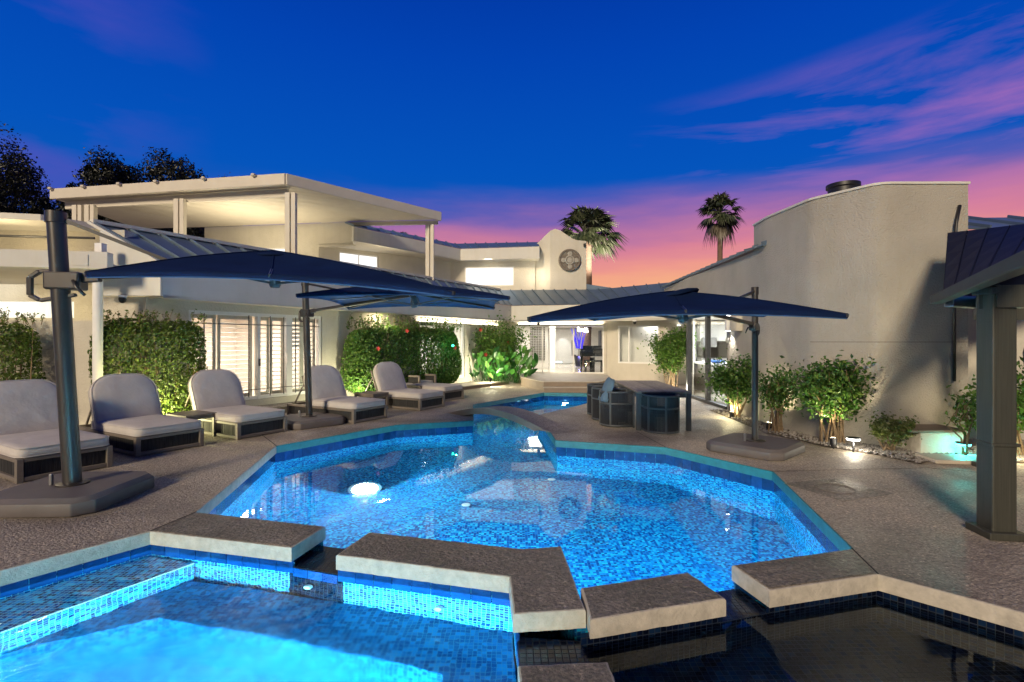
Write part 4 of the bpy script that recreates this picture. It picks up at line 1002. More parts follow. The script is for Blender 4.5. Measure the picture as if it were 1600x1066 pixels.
def spot(x, y, z, aim, label, pw, col=(1, .82, .52), head='black', spotdeg=None, lens=True):
    r = empty('garden_spotlight', (x, y, 0), label, 'spotlight', 'garden spotlights')
    d = (Vector(aim)-Vector((x, y, z))).normalized(); m = d.to_track_quat('Z', 'Y').to_matrix().to_4x4()
    MB().tube([(x, y, 0), (x, y, z-.03)], .012, 8).build('stake', head, r)
    MB().lathe((x, y, z), [(.03, -.09), (.045, -.06), (.05, .03), (.046, .035)], 16, m).build('lamp_head', head, r, smooth='auto')
    if lens: MB().lathe(Vector((x, y, z))+d*.036, [(.042, 0), (.03, .006)], 16, m).build('lens', 'lamp_warm', r)
    p = Vector((x, y, z))+d*.10
    if spotdeg: lamp('garden_spotlight_beam', 'SPOT', p, pw, col, .04, aim, spot=spotdeg)
    else: lamp('garden_spotlight_beam', 'POINT', p, pw, col, .05)
spot(4.78, 7.62, .12, (5.1, 8.3, 2.2), 'black spotlight at the foot of the big shrub by the white ring light', 60, spotdeg=110)
spot(4.62, 9.2, .10, (4.95, 9.3, 2.5), 'spotlight hidden among shrubs behind the right umbrella mast', 40, spotdeg=120)
spot(-6.35, 8.75, .14, (-6.4, 9.2, 1.2), 'spotlight glowing yellow green under the left hedge', 150, (1, .92, .45))
spot(-3.9, 12.75, .14, (-4.1, 13.4, 1.6), 'spotlight under the flowering hedge behind the loungers', 70, (1, .95, .6))
spot(-.75, 17.9, .26, (-.7, 19.4, 1.0), 'bright spotlight at the foot of the broad leaved plants', 90, (1, .92, .62))
spot(4.55, 10.6, .10, (4.8, 10.8, 1.6), 'spotlight under the shrub left of the right umbrella mast', 45, (1, .88, .5))
spot(4.9, 15.5, .12, (5.4, 16.6, 1.6), 'spotlight behind the dining table under the shrub', 50, (1, .92, .7))
lamp('gazebo_plant_light', 'POINT', (6.7, 6.8, .2), 10, (1, .85, .5), .06)
# wall fittings
def sconce(x, y, z, ang, label, pw):
    r = empty('wall_sconce', (x, y, z), label, 'wall sconce', 'wall sconces')
    MB().box((x, y, z), (.10, .09, .34), ang).build('housing', 'white', r, bevel=.01); MB().box((x, y, z-.172), (.08, .07, .012), ang).build('lens', 'lamp_white', r); MB().box((x, y, z+.176), (.08, .07, .012), ang).build('lens', 'lamp_white', r)
    lamp('sconce_glow', 'SPOT', (x, y-.02, z-.19), pw, (1, .93, .82), .03, (x, y, 0), spot=95)
sconce(6.12, 18.80, 2.0, R(-31), 'white wall sconce glowing above the shrub by the kitchen door', 26)
sconce(4.90, 11.62, 2.0, R(2), 'white wall sconce at the near end of the kitchen door', 26)
t = MB().box((4.86, 11.1, 1.98), (.16, .26, .34), R(10)).build('outdoor_speaker', 'beige_frame', bevel=.03, smooth=True); tag(t, 'beige outdoor speaker on the stucco wall under the right canopy', 'speaker')
t = MB().lathe((4.95, 11.75, 1.62), [(.07, 0), (.07, .02), (.03, .03)], 18, Matrix.Rotation(R(-90), 4, 'Y')).build('doorbell_disc', 'steel', smooth='auto'); tag(t, 'small round grey disc on the wall beside the kitchen door', 'wall disc')
t = MB().box((5.78, 19.03, 1.83), (.22, .05, .36), R(-31)).build('meter_box', 'fascia', bevel=.01); tag(t, 'pale meter box on the wall left of the sconce', 'meter box')
def camera_dome(x, y, z, label):
    r = empty('security_camera', (x, y, z), label, 'security camera', 'dome security cameras')
    MB().lathe((x, y, z), [(.07, 0), (.07, -.03), (.05, -.04)][::-1], 16).build('mount', 'white', r, smooth='auto'); MB().lathe((x, y, z-.14), [(.015, 0), (.05, .025), (.062, .07), (.055, .10)], 16).build('dome', 'black', r, smooth=True)
p = wp(.05, .28); camera_dome(-7.0, 9.2, 2.42, 'black dome camera under the gable at the left'); camera_dome(1.05, 20.35, 2.36, 'black dome camera above the broad leaved plants'); camera_dome(4.55, 19.0, 2.36, 'black dome camera above the white framed window')
t = MB().box((3.07, 21.64, 5.66), (.10, .14, .12)).build('floodlight', 'black', bevel=.02); tag(t, 'small black floodlight at the top corner of the tower', 'floodlight')
def fill_strip(a, b, z, label, pw):  # strip fixture added to brighten the soffits above the far doors
    a = Vector(a); b = Vector(b); c = (a+b)/2; L = (b-a).length; ang_ = math.atan2((b-a).y, (b-a).x)
    r = empty('fill_strip_light', (c.x, c.y, z), label, 'fill light', 'added strip lights washing the eaves')
    MB().box((c.x, c.y, z-.012), (L, .05, .02), ang_).build('housing', 'white', r); MB().box((c.x, c.y, z), (L-.04, .034, .006), ang_).build('diffuser', 'lamp_warm', r)
    d = bpy.data.lights.new('fill_strip_glow', 'AREA'); d.shape = 'RECTANGLE'; d.size = L; d.size_y = .05; d.energy = pw; d.color = (1, .92, .80)
    o = bpy.data.objects.new('fill_strip_glow', d); C.objects.link(o); o.location = (c.x, c.y, z+.006); o.rotation_euler = (R(180), 0, ang_)
fill_strip(wp(7.6, .04), wp(12.4, .04), 2.225, 'added slim strip light brightening the eaves over the white door behind the hedge', 15)
fill_strip((.25, 20.70), (3.6, 20.27), 2.275, 'added slim strip light brightening the eaves over the wide glass front', 13)
# extra glow hidden in the eaves (the photo shows these walls washed with warm light)
lamp('eave_light', 'AREA', (*wp(5.8, .35), 2.36), 14, (1, .84, .55), .3, (*wp(5.8, -.1), 0))
lamp('eave_light', 'AREA', (-1.0, 21.5, 5.0), 22, (1, .88, .66), .3, (-1.0, 22.2, 3.5), 2.5)
lamp('eave_light', 'AREA', (.9, 21.3, 4.2), 7, (1, .88, .66), .3, (1.3, 22, 4.8))

# ================================================================== FURNITURE
def rounded_slab(mb, L, W, T, rad, top_round=0.0, m=None, seg=6):
    """cushion: outline in x (length) by y (width) with rounded corners at +x end (radius top_round) and rad elsewhere; domed thickness"""
    def corner(cx, cy, r, a0):
        return [(cx+r*math.cos(a0+math.pi/2*i/seg), cy+r*math.sin(a0+math.pi/2*i/seg)) for i in range(seg+1)]
    r1 = top_round or rad
    out = corner(L-r1, W/2-r1, r1, 0)+corner(rad, W/2-rad, rad, math.pi/2)+corner(rad, -W/2+rad, rad, math.pi)+corner(L-r1, -W/2+r1, r1, 1.5*math.pi)
    n = len(out); cx, cy = L/2, 0
    rows = [(0.045, 0.0), (.012, .012), (0.0, .035), (0.0, T-.035), (.012, T-.012), (.045, T), (.16, T+.012)]
    vs = []
    for ins, z in rows:
        for x, y in out:
            k = 1-ins/max(.05, math.hypot(x-cx, y-cy)); vs.append((cx+(x-cx)*k, cy+(y-cy)*k, z))
    fs = [tuple(range(n))[::-1]]
    for i in range(len(rows)-1):
        for j in range(n): fs.append((i*n+j, i*n+(j+1) % n, (i+1)*n+(j+1) % n, (i+1)*n+j))
    o = (len(rows)-1)*n; vs.append((cx, cy, T+.018)); c = len(vs)-1
    for j in range(n): fs.append((o+j, o+(j+1) % n, c))
    if m is not None: vs = [m @ Vector(v) for v in vs]
    mb.add(vs, fs)
    for z in (.014, T-.014):
        ring = [Vector((x, y, z)) for x, y in out]; ring = [m @ q for q in ring] if m is not None else ring
        mb.tube(ring+[ring[0]], .0065, 6, False)
def lounger(flat=False):
    r = empty('sun_lounger', (0, 0, 0)); L, W, Hh = 2.0, .92, .27; f = .065
    mb = MB()
    for x in (-L/2+f/2, L/2-f/2):
        for y in (-W/2+f/2, W/2-f/2): mb.box((x, y, Hh/2), (f, f, Hh))
    for z, hh in ((.035, .05), (Hh-.02, .045)):
        for y in (-W/2+f/2, W/2-f/2): mb.box((0, y, z), (L-2*f, f*.9, hh))
        for x in (-L/2+f/2, L/2-f/2): mb.box((x, 0, z), (f*.9, W-2*f, hh))
    mb.box((0, 0, Hh-.05), (L-2*f, W-2*f, .02))
    mb.build('frame', 'taupe', r, bevel=.006, segs=1)
    mb = MB()
    n = 46
    for i in range(n):
        y = (-W/2+f)+(W-2*f)*(i+.5)/n
        for x in (L/2-f/2-.012, -L/2+f/2+.012): mb.box((x+rng.uniform(-.003, .003), y, .145), (.012, (W-2*f)/n*.85, .17))
    n = 90
    for i in range(n):
        x = (-L/2+f)+(L-2*f)*(i+.5)/n
        for y in (W/2-f/2-.012, -W/2+f/2+.012): mb.box((x, y+rng.uniform(-.003, .003), .145), ((L-2*f)/n*.85, .012, .17))
    mb.build('woven_panel', 'rope', r, kind='stuff')
    hx = -.42
    mb = MB(); rounded_slab(mb, 1.0-hx, W-.02, .125, .06, .10, Matrix.Translation((hx, 0, Hh))); mb.build('seat_cushion', 'cushion', r, smooth=True)
    m = Matrix.Translation((hx+.05, 0, Hh+.05)) @ Matrix.Rotation(R(0 if flat else -118), 4, 'Y')
    if flat:
        mb = MB(); rounded_slab(mb, .56, W-.02, .12, .10, .06, Matrix.Translation((-1.0, 0, Hh))); mb.build('back_cushion', 'cushion', r, smooth=True)
    else:
        m = Matrix.Translation((hx+.14, 0, Hh+.02)) @ Matrix.Rotation(R(-112), 4, 'Y') @ Matrix.Scale(1, 4)
        mb = MB(); rounded_slab(mb, .80, W-.02, .13, .05, .30, m @ Matrix.Scale(-1, 4, (0, 0, 1))); o = mb.build('back_cushion', 'cushion', r, smooth=True)
        o.data.flip_normals()
        a = Vector((hx-.10, 0, Hh+.0)); mb = MB()
        for y in (-.3, .3): mb.beam((hx-.28, y, .86), (hx-.05, y, Hh), .03, .03); mb.beam((hx-.22, y, .7), (hx-.52, y, Hh), .025, .025)
        mb.beam((hx-.20, -.3, .62), (hx-.20, .3, .62), .03, .03); mb.build('back_support', 'taupe', r)
    return r
FOOT = -math.atan2(.5, .865)
def place(r, foot, ang=FOOT, label=None):
    d = Vector((math.cos(ang), math.sin(ang))); c = Vector(foot)-d*1.0
    r.location = (c.x, c.y, 0); r.rotation_euler = (0, 0, ang); tag(r, label, 'sun lounger', 'grey cushioned loungers in a row by the pool')
L0 = lounger(); spots = [((-5.31, 6.12), 'nearest grey lounger, cut by the left edge behind the thick umbrella mast'), ((-4.93, 7.42), 'grey lounger right of the thick mast, in front of the garden wall'), ((-4.2, 8.66), 'grey lounger in front of the shuttered sliding doors'), ((-2.82, 10.26), 'grey lounger just right of the thinner umbrella mast'), ((-1.87, 12.1), 'grey lounger in front of the flowering hedge beside a square side table')]
for i, (p, lab) in enumerate(spots): place(L0 if i == 0 else copy_tree(L0), p, FOOT, lab)
place(lounger(True), (-1.56, 13.8), FOOT, 'farthest lounger laid flat near the arched bridge')
def side_table():
    r = empty('side_table', (0, 0, 0)); w_, d_, h_ = .62, .50, .40
    n = 5
    for i in range(n): MB().box((0, -d_/2+d_*(i+.5)/n, h_-.015), (w_, d_/n*.96, .03)).build('slat', 'taupe', r, bevel=.003, segs=1)
    for x in (-1, 1):
        for y in (-1, 1): MB().box((x*(w_/2-.03), y*(d_/2-.03), h_/2-.015), (.05, .05, h_-.03)).build('leg', 'taupe', r)
    mb = MB()
    for y in (-1, 1): mb.box((0, y*(d_/2-.03), h_-.055), (w_-.11, .03, .05))
    for x in (-1, 1): mb.box((x*(w_/2-.03), 0, h_-.055), (.03, d_-.11, .05))
    mb.build('apron', 'taupe', r); return r
T0 = side_table()
for i, (p, lab) in enumerate((((-5.35, 8.55), 'low taupe side table beside the yellow green lit hedge'), ((-3.28, 11.95), 'low taupe side table before the flowering hedge'), ((-2.6, 14.05), 'low taupe side table beside the flat lounger'))):
    t = T0 if i == 0 else copy_tree(T0); t.location = (*p, 0); t.rotation_euler = (0, 0, FOOT); tag(t, lab, 'side table', 'side tables between the loungers')
def armchair():
    x, y = -2.75, 14.95; r = empty('armchair', (0, 0, 0)); 
    mb = MB()
    for sx in (-.36, .36):
        for sy in (-.36, .36): mb.box((sx, sy, .31), (.05, .05, .62))
    for z in (.06, .30, .60):
        for sy in (-.36, .36): mb.box((0, sy, z), (.70, .05, .05))
        mb.box((-.36, 0, z), (.05, .70, .05))
    mb.box((.36, 0, .06), (.05, .70, .05)); mb.box((.36, 0, .28), (.05, .70, .05)); mb.build('frame', 'taupe', r)
    mb = MB()
    for i in range(26):
        t = -.33+.66*i/25
        for sy in (-.36, .36): mb.box((t, sy, .33), (.018, .012, .5))
        mb.box((-.36, t, .33), (.012, .018, .5))
    mb.build('woven_panel', 'rope', r, kind='stuff')
    mb = MB(); rounded_slab(mb, .66, .66, .13, .05, .05, Matrix.Translation((-.33, 0, .31))); mb.build('seat_cushion', 'cushion', r, smooth=True)
    mb = MB(); rounded_slab(mb, .46, .6, .14, .05, .12, Matrix.Translation((-.20, 0, .42)) @ Matrix.Rotation(R(-105), 4, 'Y')); mb.build('back_cushion', 'cushion', r, smooth=True)
    r.location = (x, y, 0); r.rotation_euler = (0, 0, FOOT); tag(r, 'low woven armchair with a pale cushion beside the hedge', 'armchair')
armchair()

# umbrellas
def umbrella(label, base_c, base_rot, top, corners, peak, clamp_z, mast_r, arm_to, fancy, base_h=.155):
    bx, by = base_c
    r = empty('cantilever_umbrella', (bx, by, 0), label, 'umbrella', 'navy cantilever umbrellas round the pool')
    h = .54; ch = .13
    P = [(h, -h+ch), (h, h-ch), (h-ch, h), (-h+ch, h), (-h, h-ch), (-h, -h+ch), (-h+ch, -h), (h-ch, -h)]
    ca, sa = math.cos(base_rot), math.sin(base_rot); P = [(bx+x*ca-y*sa, by+x*sa+y*ca) for x, y in P]
    MB().prism(P, 0.004, base_h-.035).build('base_tray', 'base', r, bevel=.015, smooth=True)
    bt = MB(); n = 8; Pi = offset_poly(P, -.05); vs = [(*p, base_h-.035) for p in offset_poly(P, -.012)]+[(*p, base_h) for p in Pi]
    bt.add(vs, [tuple(range(8, 16))]+[(i, (i+1) % 8, 8+(i+1) % 8, 8+i) for i in range(8)]); bt.build('base_cover', 'base', r, smooth='auto')
    MB().lathe((bx, by, base_h), [(.14, 0), (.14, .012), (.10, .02)], 20).build('collar', 'mast', r, smooth='auto')
    MB().beam((bx-.17, by-.05, base_h), (bx-.17, by-.05, base_h+.11), .03, .03).build('lock_lever', 'steel', r, bevel=.005)
    top = Vector(top); foot = Vector((bx, by, base_h+.01))
    MB().tube([foot, foot.lerp(top, .5), top], mast_r, 18).build('mast', 'mast', r, smooth='auto')
    MB().tube([top-Vector((0, 0, .06)), top+Vector((0, 0, .05))], mast_r*1.15, 18).build('mast_cap', 'mast', r, smooth='auto')
    cz = Vector(foot).lerp(top, (clamp_z-foot.z)/(top.z-foot.z)); pk = Vector(peak)
    cn = [Vector(c) for c in corners]; cen = sum(cn, Vector())/4; nrm = Vector((pk-cen)).normalized()
    hub = cen+nrm*.02; to = Vector((hub.x-cz.x, hub.y-cz.y, 0)).normalized()
    side = Vector((-to.y, to.x, 0)); m4 = Matrix((to, side, Vector((0, 0, 1)))).transposed().to_4x4()
    # sliding clamp with loop handle
    k = mast_r/.075
    mb = MB(); mb.box(cz+to*.05*k, (.30*k, .17*k, .17*k), m4); mb.build('clamp', 'mast', r, bevel=.02)
    mb = MB(); q = cz-to*.12*k
    for a, b in (((-.10, .09), (.06, .10)), ((-.16, .03), (-.10, .09)), ((-.16, .03), (-.16, -.14)), ((-.16, -.14), (-.10, -.19)), ((-.10, -.19), (.12, -.13))):
        mb.beam(cz+to*a[0]*1.35*k-to*.03+Vector((0, 0, a[1]*k)), cz+to*b[0]*1.35*k-to*.03+Vector((0, 0, b[1]*k)), .05*k, .035*k)
    mb.build('loop_handle', 'mast', r, bevel=.008)
    mb = MB(); mb.tube([cz+to*.16*k-side*.10*k, cz+to*.20*k-side*.12*k+Vector((0, 0, -.07*k)), cz+to*.27*k-side*.12*k+Vector((0, 0, -.14*k))], .015*k, 8); mb.build('crank', 'mast', r, smooth=True)
    MB().beam(cz+to*.17*k+Vector((0, 0, .03)), cz+to*.34*k+Vector((0, 0, .05)), .07*k, .09*k).build('arm_knuckle', 'mast', r, bevel=.01)
    arm_end = hub+nrm*.10
    MB().beam(cz+to*.30*k+Vector((0, 0, .05)), cz.lerp(arm_end, .98), .05, .05).build('arm', 'mast', r, bevel=.006)
    tp = Vector(arm_to); MB().beam(top-Vector((0, 0, .02))+to*.05, tp, .03, .035).build('tie_bar', 'black', r)
    # canopy
    S = 12; vs = []; fs = []
    for s in range(4):
        a, b = cn[s], cn[(s+1) % 4]; o = len(vs)
        for j in range(S+1):
            t = j/S; rim = a.lerp(b, t); inward = (cen-rim); bow = 4*t*(1-t)
            rim = rim+inward*(.045*bow)+nrm*(.06*bow)
            for i in range(9):
                u = i/8; p = rim.lerp(pk, u); sag = math.sin(math.pi*u)*(.05*bow-.0)
                vs.append(p-nrm*(sag*1.0)+nrm*(math.sin(math.pi*u)*.03*(1-bow)))
        for j in range(S):
            for i in range(8): fs.append((o+j*9+i, o+(j+1)*9+i, o+(j+1)*9+i+1, o+j*9+i+1))
        # short valance hem
        o2 = len(vs)
        for j in range(S+1): vs.append(Vector(vs[o+j*9])-Vector((0, 0, .035)))
        for j in range(S): fs.append((o+j*9, o2+j, o2+j+1, o+(j+1)*9))
    MB().add(vs, fs).build('canopy', 'navy', r, smooth=True)
    MB().add([Vector(v)+(cen-Vector(v))*.006-nrm*.012 for v in vs], [f for f in fs]).build('canopy_lining', 'lining', r, smooth=True)
    for s in range(4):                                            # sewn seams over the ribs
        for q in (cn[s], (cn[s]+cn[(s+1) % 4])/2+(cen-(cn[s]+cn[(s+1) % 4])/2)*.045+nrm*.06):
            bowed = 0 if q is cn[s] else 1
            MB().tube([q.lerp(pk, u)-nrm*(math.sin(math.pi*u)*(.05 if bowed else -.03))+nrm*.003 for u in np.linspace(0, 1, 9)], .006, 5).build('seam', 'navy', r, smooth=True)
    m3 = nrm.to_track_quat('Z', 'Y').to_matrix().to_4x4()
    MB().lathe(pk-nrm*.05, [(.27, -.035), (.22, -.012), (.14, .012), (.05, .026), (.01, .03)], 16, m3).build('vent_cap', 'navy', r, smooth=True)
    MB().lathe(hub-nrm*.10, [(.045, 0), (.06, .03), (.05, .16), (.03, .20)], 14, m3).build('hub', 'chair_frame', r, smooth='auto')
    for s in range(4):
        for q, rr in ((cn[s], 1.0), ((cn[s]+cn[(s+1) % 4])/2+(cen-(cn[s]+cn[(s+1) % 4])/2)*.045+nrm*.06, .9)):
            e = q-nrm*.012; st_ = pk-nrm*.14
            MB().beam(st_, e, .022, .03).build('rib', 'mast', r)
            mid = st_.lerp(e, .45); MB().beam(hub-nrm*.06, mid-nrm*.02, .014, .018).build('strut', 'chair_frame', r)
umbrella('nearest navy umbrella on the thick mast at the left edge', (-4.42, 5.15), R(2), (-4.56, 5.12, 2.84), [(-3.42, 4.1, 2.15), (-.46, 4.1, 1.995), (-1.70, 7.0, 2.335), (-4.70, 7.0, 2.55)], (-2.58, 5.55, 2.58), 2.2, .078, (-3.55, 5.35, 2.42), True, .165)
umbrella('middle navy umbrella over the loungers with its mast by a flat base', (-3.9, 9.85), R(47), (-3.98, 9.85, 2.72), [(-2.87, 6.8, 2.22), (-.03, 6.85, 2.19), (-.33, 9.7, 2.24), (-3.10, 9.7, 2.24)], (-1.6, 8.2, 2.50), 2.13, .062, (-3.0, 9.3, 2.5), False)
umbrella('right navy umbrella beside the tall stucco wall with its mast by the shrubs', (3.54, 7.46), R(43), (3.52, 7.42, 2.33), [(.14, 4.6, 1.807), (3.02, 4.6, 1.84), (3.42, 6.95, 1.97), (1.10, 6.95, 1.915)], (1.84, 5.85, 2.17), 1.80, .045, (3.0, 6.9, 2.15), False, .15)

# dining set
def dining_table():
    c = (2.76, 10.4); r = empty('dining_table', (*c, 0), 'long weathered slatted dining table right of the pool', 'dining table')
    a = R(-2.5); d = rotz(a); L, W, Ht = 2.6, .96, .70
    n = 9
    for i in range(n):
        p = d @ Vector((-W/2+W*(i+.5)/n, 0, 0)); MB().box((c[0]+p.x, c[1]+p.y, Ht-.016), (W/n*.95, L, .032), a).build('plank', 'table', r, bevel=.003, segs=1)
    mb = MB()
    for sy in (-1, 1): p = d @ Vector((0, sy*(L/2-.04), 0)); mb.box((c[0]+p.x, c[1]+p.y, Ht-.07), (W-.18, .05, .075), a)
    for sx in (-1, 1): p = d @ Vector((sx*(W/2-.04), 0, 0)); mb.box((c[0]+p.x, c[1]+p.y, Ht-.07), (.05, L-.18, .075), a)
    mb.build('apron', 'chair_frame', r)
    for sx in (-1, 1):
        for sy in (-1, 1):
            p = d @ Vector((sx*(W/2-.04), sy*(L/2-.04), 0)); MB().box((c[0]+p.x, c[1]+p.y, Ht/2-.016), (.08, .08, Ht-.036), a).build('leg', 'chair_frame', r, bevel=.004)
dining_table()
def dining_chair():
    """faces +x; barrel back round the -x side"""
    r = empty('dining_chair', (0, 0, 0)); w_ = .58
    def arc(rad, k=1.0, n=22):
        pts = [(.27, -rad*k)]
        pts += [(-.02+rad*k*math.cos(a)*.92, rad*k*math.sin(a)) for a in np.linspace(-math.pi/2, -math.pi*1.5, n)]
        pts += [(.27, rad*k)]; return pts
    pts = arc(w_/2)
    for z, rr in ((.65, .016), (.44, .018), (.035, .020)):
        MB().tube([(x*1.01, y*1.01, z) for x, y in pts], rr, 8).build('rail', 'chair_frame', r, smooth=True)
    for a in (math.pi, math.pi*.66, math.pi*1.34):
        x, y = -.02+w_/2*math.cos(a)*.95, w_/2*math.sin(a)*1.02; MB().beam((x, y, .02), (x, y, .66), .03, .03).build('upright', 'chair_frame', r)
    for y in (-w_/2, w_/2): MB().box((.27, y, .33), (.035, .035, .66)).build('front_leg', 'chair_frame', r, bevel=.005)
    mb = MB(); P = [Vector(p) for p in pts]; 
    dense = []
    for a, b in zip(P[:-1], P[1:]):
        k = max(1, round((b-a).length/.022)); dense += [a.lerp(b, i/k) for i in range(k)]
    for p in dense:
        mb.tube([(p.x, p.y, .05), (p.x, p.y, .64)], .0105, 5, False)
    mb.build('rope_back', 'chair_rope', r, kind='stuff')
    mb = MB(); mb.prism([(x*.94, y*.94) for x, y in pts], .30, .34); mb.build('seat', 'chair_frame', r)
    mb = MB(); rounded_slab(mb, .52, .5, .09, .1, .05, Matrix.Translation((-.25, 0, .34))); mb.build('seat_cushion', 'chair_rope', r, smooth=True)
    return r
D0 = dining_chair()
for i, (x, y, a, lab) in enumerate(((1.97, 9.72, 0, 'dark rope chair with a dusty blue cushion at the table side'), (1.93, 10.42, 0, 'dark rope chair second along the left side of the table'), (1.94, 11.12, 0, 'dark rope chair farthest along the left side of the table'), (2.62, 9.0, R(90), 'dark rope barrel chair at the near end of the table'))):
    t = D0 if i == 0 else copy_tree(D0); t.location = (x, y, 0); t.rotation_euler = (0, 0, a); tag(t, lab, 'dining chair', 'rope dining chairs round the table')
mb = MB(); rounded_slab(mb, .46, .46, .12, .06, .2, Matrix.Translation((1.77, 9.72, .44)) @ Matrix.Rotation(R(-68), 4, 'Y')); t = mb.build('cushion', 'blue_cushion', smooth=True); tag(t, 'dusty blue back cushion standing in the nearest side chair', 'cushion')

# ================================================================== PLANTS
def leaf_mesh(name, pos, nrm, size, mat, parent=None, aspect=.5, droop=.25, rnd=None, off=None, kind='stuff'):
    """one folded diamond leaf per point"""
    n = len(pos); nrm = nrm/np.linalg.norm(nrm, axis=1, keepdims=True)
    t = rng.normal(size=(n, 3)); t[:, 2] -= droop; t -= nrm*(t*nrm).sum(1, keepdims=True); t /= np.linalg.norm(t, axis=1, keepdims=True)+1e-9
    b = np.cross(nrm, t); s = size[:, None]
    v = np.empty((n, 4, 3)); v[:, 0] = pos-t*s*.5; v[:, 1] = pos+b*s*aspect*.5+nrm*s*.10; v[:, 2] = pos+t*s*.5-nrm*s*.08; v[:, 3] = pos-b*s*aspect*.5+nrm*s*.10
    if parent is not None:
        off = np.array(parent.location); v = v-off
    me = bpy.data.meshes.new(name); me.vertices.add(n*4); me.vertices.foreach_set('co', v.reshape(-1).astype(np.float32))
    i = np.arange(n)*4; tri = np.stack([i, i+1, i+2, i, i+2, i+3], 1).reshape(-1)
    me.loops.add(n*6); me.loops.foreach_set('vertex_index', tri.astype(np.int32)); me.polygons.add(n*2); me.polygons.foreach_set('loop_start', (np.arange(n*2)*3).astype(np.int32))
    me.update(calc_edges=True); me.validate()
    a = me.attributes.new('rnd', 'FLOAT', 'FACE'); rr = np.clip(rng.normal(.45, .25, n) if rnd is None else rnd, 0, 1); a.data.foreach_set('value', np.repeat(rr, 2).astype(np.float32))
    me.materials.append(M[mat]); o = bpy.data.objects.new(name, me); C.objects.link(o)
    if parent is not None: o.parent = parent
    if kind: o['kind'] = kind
    return o
def noise3(p, f, seed):
    k = np.array([[1.0, .7, .3], [-.4, 1.1, .8], [.6, -.9, 1.2], [1.3, .2, -1.0]])*f
    ph = p @ k.T+seed; return np.sin(ph).sum(1)/4
def hedge(name, label, a, b, w_, z0, z1, n, size, mat, cat='hedge', seed=0, flowers=0, top_loose=0.0, group=None):
    """clipped hedge between ground points a and b"""
    a = Vector(a); b = Vector(b); L = (b-a).length; d = (b-a)/L; nn = Vector((-d.y, d.x)); c = (a+b)/2
    r = empty(name, (c.x, c.y, 0), label, cat, group)
    p = rng.uniform(-1, 1, (n*2, 3)); 
    q = (np.abs(p)**4.4).sum(1)**(1/4.4); p = p/q[:, None]                 # superellipsoid shell
    nr = np.sign(p)*np.abs(p)**4; depth = 1-np.abs(rng.normal(0, .13, n*2)); p2 = p*depth[:, None]
    wob = noise3(p2*np.array([L/2, w_/2, (z1-z0)/2]), 4.0, seed)
    keep = (wob > (-.62 if not flowers else -.85)); p2, nr, wob = p2[keep][:n], nr[keep][:n], wob[keep][:n]
    p2 = p2*(1+.07*wob[:, None]+.10*noise3(p2*np.array([L/2, w_/2, (z1-z0)/2]), 1.7, seed+9)[:, None])
    X = p2[:, 0]*L/2; Y = p2[:, 1]*w_/2; Z = (z0+z1)/2+p2[:, 2]*(z1-z0)/2
    pos = np.stack([c.x+d.x*X+nn.x*Y, c.y+d.y*X+nn.y*Y, Z], 1)
    nw = np.stack([d.x*nr[:, 0]+nn.x*nr[:, 1], d.y*nr[:, 0]+nn.y*nr[:, 1], nr[:, 2]], 1)+rng.normal(0, .45, (len(pos), 3))
    leaf_mesh('foliage', pos, nw, rng.uniform(.7, 1.4, len(pos))*size, mat, r, .5)
    # sprigs above the clipped top
    k = int(26*L*(1+top_loose)); sp = MB(); lp = []
    for i in range(k):
        t = rng.uniform(-.48, .48)*L; y = rng.uniform(-.4, .4)*w_; h_ = rng.uniform(.05, .16+.25*top_loose); base = np.array([c.x+d.x*t+nn.x*y, c.y+d.y*t+nn.y*y, z1-.1])
        tip = base+np.array([rng.normal(0, .06), rng.normal(0, .06), h_+.1]); sp.tube([base, tip], .004, 4, False)
        for u in np.linspace(.3, 1, 6): lp.append(base+(tip-base)*u+rng.normal(0, .018, 3))
    sp.build('sprig', 'stem', r, kind='stuff'); lp = np.array(lp); leaf_mesh('sprig_foliage', lp, rng.normal(size=lp.shape)+np.array([0, 0, .6]), rng.uniform(.7, 1.3, len(lp))*size, mat, r)
    mb = MB()
    for i in range(int(L*5)+3):
        t = (-.42+.84*rng.random())*L; y = rng.uniform(-.2, .2)*w_; x0, y0 = c.x+d.x*t+nn.x*y, c.y+d.y*t+nn.y*y
        mb.tube([(x0, y0, 0), (x0+rng.normal(0, .05), y0+rng.normal(0, .05), z0+.4), (x0+rng.normal(0, .15), y0+rng.normal(0, .1), z0+.9*(z1-z0))], [.018, .013, .006], 5, False)
    mb.build('stem', 'stem', r, kind='stuff')
    for i in range(flowers):
        t = rng.uniform(-.4, .4)*L; z = rng.uniform(z0+.5*(z1-z0), z1+.02); p = Vector((c.x+d.x*t-nn.x*w_*.5, c.y+d.y*t-nn.y*w_*.5, z))
        flower(p, r)
    return r
def flower(p, r, s=.06):
    mb = MB()
    for k in range(5):
        a = k*1.2566; d = Vector((math.cos(a), -.35, math.sin(a))); e = Vector((-math.sin(a), 0, math.cos(a)))
        mb.add([p, p+d*s*.6+e*s*.4, p+d*s*1.1, p+d*s*.6-e*s*.4], [(0, 1, 2, 3)])
    mb.build('flower', 'red', r)
